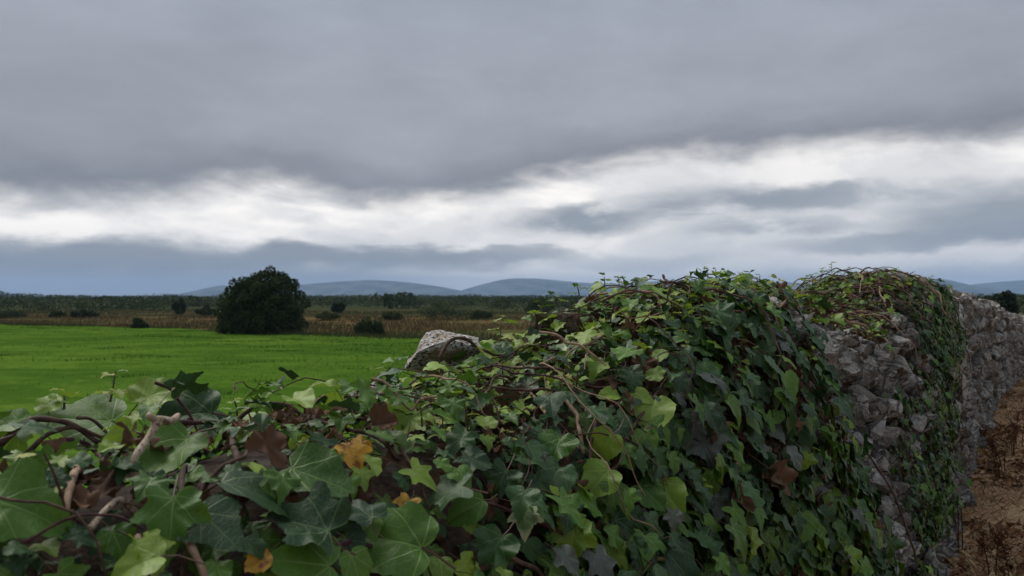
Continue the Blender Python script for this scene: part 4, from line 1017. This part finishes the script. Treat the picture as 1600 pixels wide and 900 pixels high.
def write_ivy():
    Vs, Fs, own, o = [], [], [], 0
    for i, (p, B, sz, sh, v, t, pl, fz) in enumerate(leaves):
        V, F, uv = PROTO[(sh, v, 0)]; W_ = (V*sz) @ B.T+p; Vs.append(W_); Fs.append(F+o); o += len(V); own.append(np.full(len(F), i))
    AV = np.concatenate(Vs+[CORE_V, STONE_V]); k0 = sum(len(f) for f in Fs)
    polys = [tuple(q) for q in np.concatenate(Fs).tolist()]+[tuple(q) for q in (CORE_F+o).tolist()]+[tuple(q) for q in (STONE_F+o+len(CORE_V)).tolist()]
    own = np.concatenate(own)
    bvh = BVHTree.FromPolygons([tuple(v) for v in AV.tolist()], polys)
    hits = np.zeros(len(leaves)); cv = Vector(CAMP)
    for py in np.arange(405, 900, 2.6):
        for px in np.arange(0, 1520, 2.6):
            h = bvh.ray_cast(cv, Vector(ray(px, py)), 30)
            if h[2] is not None and h[2] < k0: hits[own[h[2]]] += 1
    for pl, (nm, lb, loc) in enumerate(PL):
        e = empty(nm, tuple(loc), lb, 'ivy', 'ivy growing over the stone wall')
        ids = [i for i in range(len(leaves)) if leaves[i][6] == pl]
        ids.sort(key=lambda i: -(hits[i]+(2000 if leaves[i][7] and hits[i] > 3 else 0)))
        solo, rest = ids[:298], ids[298:]
        for i in solo:
            p, B, sz, sh, v, t, _, fz = leaves[i]
            big = sz/np.linalg.norm(p-CAMP)*FPX > 26
            ob = obj('dead_leaf' if t == 'dead' else 'leaf', proto_mesh((sh, v, 1 if big else 0), t), e)
            M = np.eye(4); M[:3, :3] = B*sz; M[:3, 3] = p-loc; ob.matrix_local = Matrix(M.tolist())
        Vs, Fs, Us, Ms, o = [], [], [], [], 0
        for i in rest:
            p, B, sz, sh, v, t, _, fz = leaves[i]; V, F, uv = PROTO[(sh, v, 0)]
            Vs.append((V*sz) @ B.T+p-loc); Fs.append(F+o); Us.append(uv); Ms.append(np.full(len(F), MI[t])); o += len(V)
        if rest:
            ob = obj('leaves', mesh_from('ivy_leaves', np.concatenate(Vs), np.concatenate(Fs), LMATS, np.concatenate(Ms), True, np.concatenate(Us)), e); tag(ob, kind='stuff')
        for fp, tb in forks:
            if fp == pl:
                V, F = join_tubes([tube(P-loc, rad, 10) for P, rad in tb])
                ob = obj('forked_twig', mesh_from('forked_twig', V, F, [VM['pale']]), e); ob['label'] = 'pale speckled forked twig rising through the leaves'
        for (P, rad, colr, nm2, lb2) in vines[pl]:
            V, F = tube(P-loc, rad, 8 if rad[0] > .003 else 5)
            ob = obj(nm2, mesh_from(nm2, V, F, [VM[colr]]), e)
            if lb2: ob['label'] = lb2
clear_in_front()
# low leaves hugging the wall fill what was cleared
scatter(0, 1500, (-.005, .018), lambda f: (.028, .052), lambda f, pt: (pick({'dark': .45, 'mid': .33, 'dead': .16, 'bright': .06}), 1.0), sh_mix, .8, .3)
scatter(1, 1200, (.0, .02), lambda f: (.026, .046), lambda f, pt: (pick({'dark': .55, 'mid': .33, 'dead': .06, 'bright': .06}), 1.0), sh_top, .9, .3, (cS < 2.6)*1.0)
write_ivy()

# ------------------------------------------------------------------ the path side
def path_z(x, y):
    return .015+.035*(.5+.5*fbm(np.stack([x/.5, y/.5, 0*x], -1), 111, 3))+.05*(.5+.5*vnoise(np.stack([x/1.7, y/1.7, 0*x], -1), 112))
def build_path():
    s = np.linspace(-3, 42, 460); d = np.linspace(-1.1, 4.0, 90)
    Sg, Dg = np.meshgrid(s, d, indexing='ij'); P = wp(Sg, Dg, 0*Sg)
    P[..., 2] = ground_z(P[..., 0], P[..., 1])+path_z(P[..., 0], P[..., 1])
    m, k, out = mat('dry_bracken_earth'); p = pos(k); n1 = k.noise(p, 3, 6, .65); n2 = k.noise(p, 22, 5, .65, .6); n3 = k.noise(p, 90, 3)
    col = k.mix(k.step(n1, .38, .62), (.36, .22, .12), (.56, .37, .21)); col = k.mix(k.step(n2, .5, .68), col, (.12, .065, .035)); col = k.mix(k.m('MULTIPLY', k.step(n3, .5, .7), .5), col, (.50, .33, .17))
    principled(k, out, col, .95, .15, bump=k.m('ADD', n2, k.m('MULTIPLY', n3, .4)), bstr=.9, bdist=.03)
    tag(obj('path', mesh_from('path', P.reshape(-1, 3), quads(*Sg.shape)[:, ::-1], [m])), kind='structure')
    # trampled dry grass and dead bracken lying on it
    n = 36000; s = 2.5+22*rng.random(n)**1.5; dd = -.92+2.6*rng.random(n)**1.3; q = wp(s, dd, 0*s); q[:, 2] = ground_z(q[:, 0], q[:, 1])+path_z(q[:, 0], q[:, 1])-.01
    cl = vnoise(np.stack([q[:, 0]/.4, q[:, 1]/.4, 0*s], -1), 121); keep = cl > -.25; q = q[keep]; n = len(q)
    H = .03+.09*rng.random(n)**2; Wd = .002+.003*rng.random(n)
    ms = [plain('straw', (.26, .16, .075), (.38, .25, .12)), plain('dead_bracken', (.10, .045, .022), (.17, .08, .035)), plain('dull_green_blade', (.07, .08, .03), (.11, .11, .04))]
    tag(obj('dry_grass', blade_mesh('dry_grass', q, H, Wd, .8+1.6*rng.random(n), ms, rng.choice(3, n, p=[.5, .42, .08]), .5)), kind='stuff')
build_path()

def build_bracken():
    n = 13000; s = 3+16*rng.random(n)**1.6; dd = -.9+2.4*rng.random(n); q = wp(s, dd, 0*s); cl = vnoise(np.stack([q[:, 0]/.7, q[:, 1]/.7, 0*s], -1), 131)
    q = q[cl > .05]; n = len(q); q[:, 2] = ground_z(q[:, 0], q[:, 1])+path_z(q[:, 0], q[:, 1])+.012*rng.random(n)+.004
    a = rng.uniform(0, 6.28, n); u = np.stack([np.cos(a), np.sin(a), rng.normal(0, .35, n)], -1); v = np.stack([-np.sin(a), np.cos(a), rng.normal(0, .45, n)], -1); L = (.014+.042*rng.random(n)**2)[:, None]
    c = np.zeros((n, 3)); c[:, 2] = L[:, 0]*rng.uniform(.1, .5, n)
    V = np.stack([q-u*L, q+v*L*.4+c, q+u*L, q-v*L*.4+c, q+u*L*1.5+v*L*.3+c*1.5], 1).reshape(-1, 3); b = np.arange(n)[:, None]*5
    F = np.concatenate([b+[0, 1, 3], b+[1, 2, 3], b+[1, 4, 2]], 1).reshape(-1, 3)
    ms = [plain('bracken_rust', (.13, .055, .025), (.22, .10, .045)), plain('bracken_dark', (.06, .028, .016), (.10, .05, .028)), plain('bracken_pale', (.34, .22, .11), (.45, .32, .17))]
    tag(obj('dead_bracken_litter', mesh_from('dead_bracken_litter', V, F, ms, np.repeat(rng.choice(3, n, p=[.42, .20, .38]), 3), False)), kind='stuff')
build_bracken()
WEED = bark('dead_weed_stem', (.05, .022, .014), (.10, .045, .025)); SEED = plain('rusty_seed_husk', (.085, .032, .018), (.15, .06, .03))
def on_path(px, py):
    d = ray(px, py); t = (.06-EYE)/d[2]; p = CAMP+d*t; p[2] = float(ground_z(p[0], p[1])+path_z(p[0], p[1])); return p
def weed(px, py, H, nst, label, curly=False, heads=True, name='dead_dock_plant', spread=.25):
    b = on_path(px, py); e = empty(name, tuple(b), label, 'dead plant', 'dead weeds standing on the path')
    for i in range(nst):
        an = rng.uniform(0, 6.28); L = H*rng.uniform(.7, 1.0); o = np.array([rng.normal(0, .03), rng.normal(0, .03), -.03])
        lean = np.array([math.cos(an), math.sin(an), 0])*spread*L*rng.uniform(.3, 1)
        if curly: pts = [o, o+UP*L*.55+lean*.2, o+UP*L+lean*.9, o+UP*L*.85+lean*2.0, o+UP*L*.35+lean*2.6]
        else: pts = [o, o+UP*L*.4+lean*.2, o+UP*L*.75+lean*.6, o+UP*L+lean]
        P = smooth_path(pts, 5); V, F = tube(P, np.linspace(.004, .0018, len(P)), 5); st = obj('stem', mesh_from('dead_stem', V, F, [WEED]), e)
        tb = []
        for q in range(7):
            j = int(rng.integers(len(P)//3, len(P)-1)); a2 = rng.uniform(0, 6.28); l2 = L*rng.uniform(.08, .22); dv = np.array([math.cos(a2), math.sin(a2), rng.uniform(.2, 1)])
            tb.append(tube([P[j], P[j]+dv*l2*.5, P[j]+dv*l2+UP*.01], [.002, .0016, .001], 4))
        V, F = join_tubes(tb); tw_ = obj('twig', mesh_from('dead_twig', V, F, [WEED]), e); tw_['kind'] = 'stuff'
        if heads:
            c = P[len(P)//2:]; n = 130; ci = rng.integers(0, len(c), n); pp = c[ci]+rng.normal(0, .018, (n, 3)); a = rng.normal(size=(n, 3)); a /= np.linalg.norm(a, axis=1)[:, None]; bb = np.cross(a, rng.normal(size=(n, 3))); bb /= np.linalg.norm(bb, axis=1)[:, None]
            V = np.stack([pp-a*.007, pp+bb*.005, pp+a*.007, pp-bb*.005], 1).reshape(-1, 3); sh_ = obj('seed_head', mesh_from('seed_head', V, np.arange(n)[:, None]*4+np.arange(4), [SEED], None, False), e); sh_['kind'] = 'stuff'
weed(1560, 745, .42, 5, 'bushy rust-brown dead dock with seed heads in the middle of the path')
weed(1578, 715, .34, 4, 'short dark dead dock just behind the bushy rust-brown one')
weed(1498, 858, .34, 3, 'arched dead bramble stem bowing beside the wall foot', True, False, 'dead_bramble', .2)
weed(1598, 700, .5, 3, 'reddish dead dock cut off by the right edge of the photo')
weed(1537, 628, .62, 1, 'single tall thin dark stalk standing against the bare stonework', False, False, 'dead_stalk', .12)
weed(1530, 700, .26, 4, 'low tuft of dead brown stems near the fallen stones')
weed(1562, 900, .3, 3, 'dead stems at the bottom of the photo right of the arched bramble', False, True, 'dead_dock_plant', .3)
# stones fallen at the wall foot
FS = [(1519, 668, .36, .24, 'largest grey stone fallen at the foot of the wall'), (1527, 700, .28, .18, 'flat pale stone lying in front of the largest fallen stone'), (1508, 708, .24, .18, 'small fallen stone nearest the ivy curtain'), (1541, 672, .22, .16, 'rounded fallen stone farthest out on the path')]
for i, (px, py, L, H, lb) in enumerate(FS):
    p = on_path(px, py); ob = obj('fallen_stone', ROCKS[(i*3+1) % len(ROCKS)]); ob.location = Vector(p+UP*H*.3); ob.rotation_euler = (rng.normal(0, .2), rng.normal(0, .2), rng.uniform(0, 6)); ob.scale = (L, L*.8, H)
    tag(ob, lb, 'stone', 'stones fallen at the foot of the wall')

# ------------------------------------------------------------------ haze
def build_haze():
    V = [(x, y, z) for z in (-4, 330) for y in (-15500, 15500) for x in (-15500, 15500)]
    F = [(0, 2, 3, 1), (4, 5, 7, 6), (0, 1, 5, 4), (2, 6, 7, 3), (0, 4, 6, 2), (1, 3, 7, 5)]
    m, k, out = mat('haze_air'); v = k.new('ShaderNodeVolumePrincipled'); v.inputs['Color'].default_value = (.45, .66, 1.0, 1); v.inputs['Density'].default_value = 1.0e-4
    k.l.new(v.outputs[0], out.inputs['Volume'])
    tag(obj('haze', mesh_from('haze', V, F, [m], None, False)), kind='stuff')
build_haze()
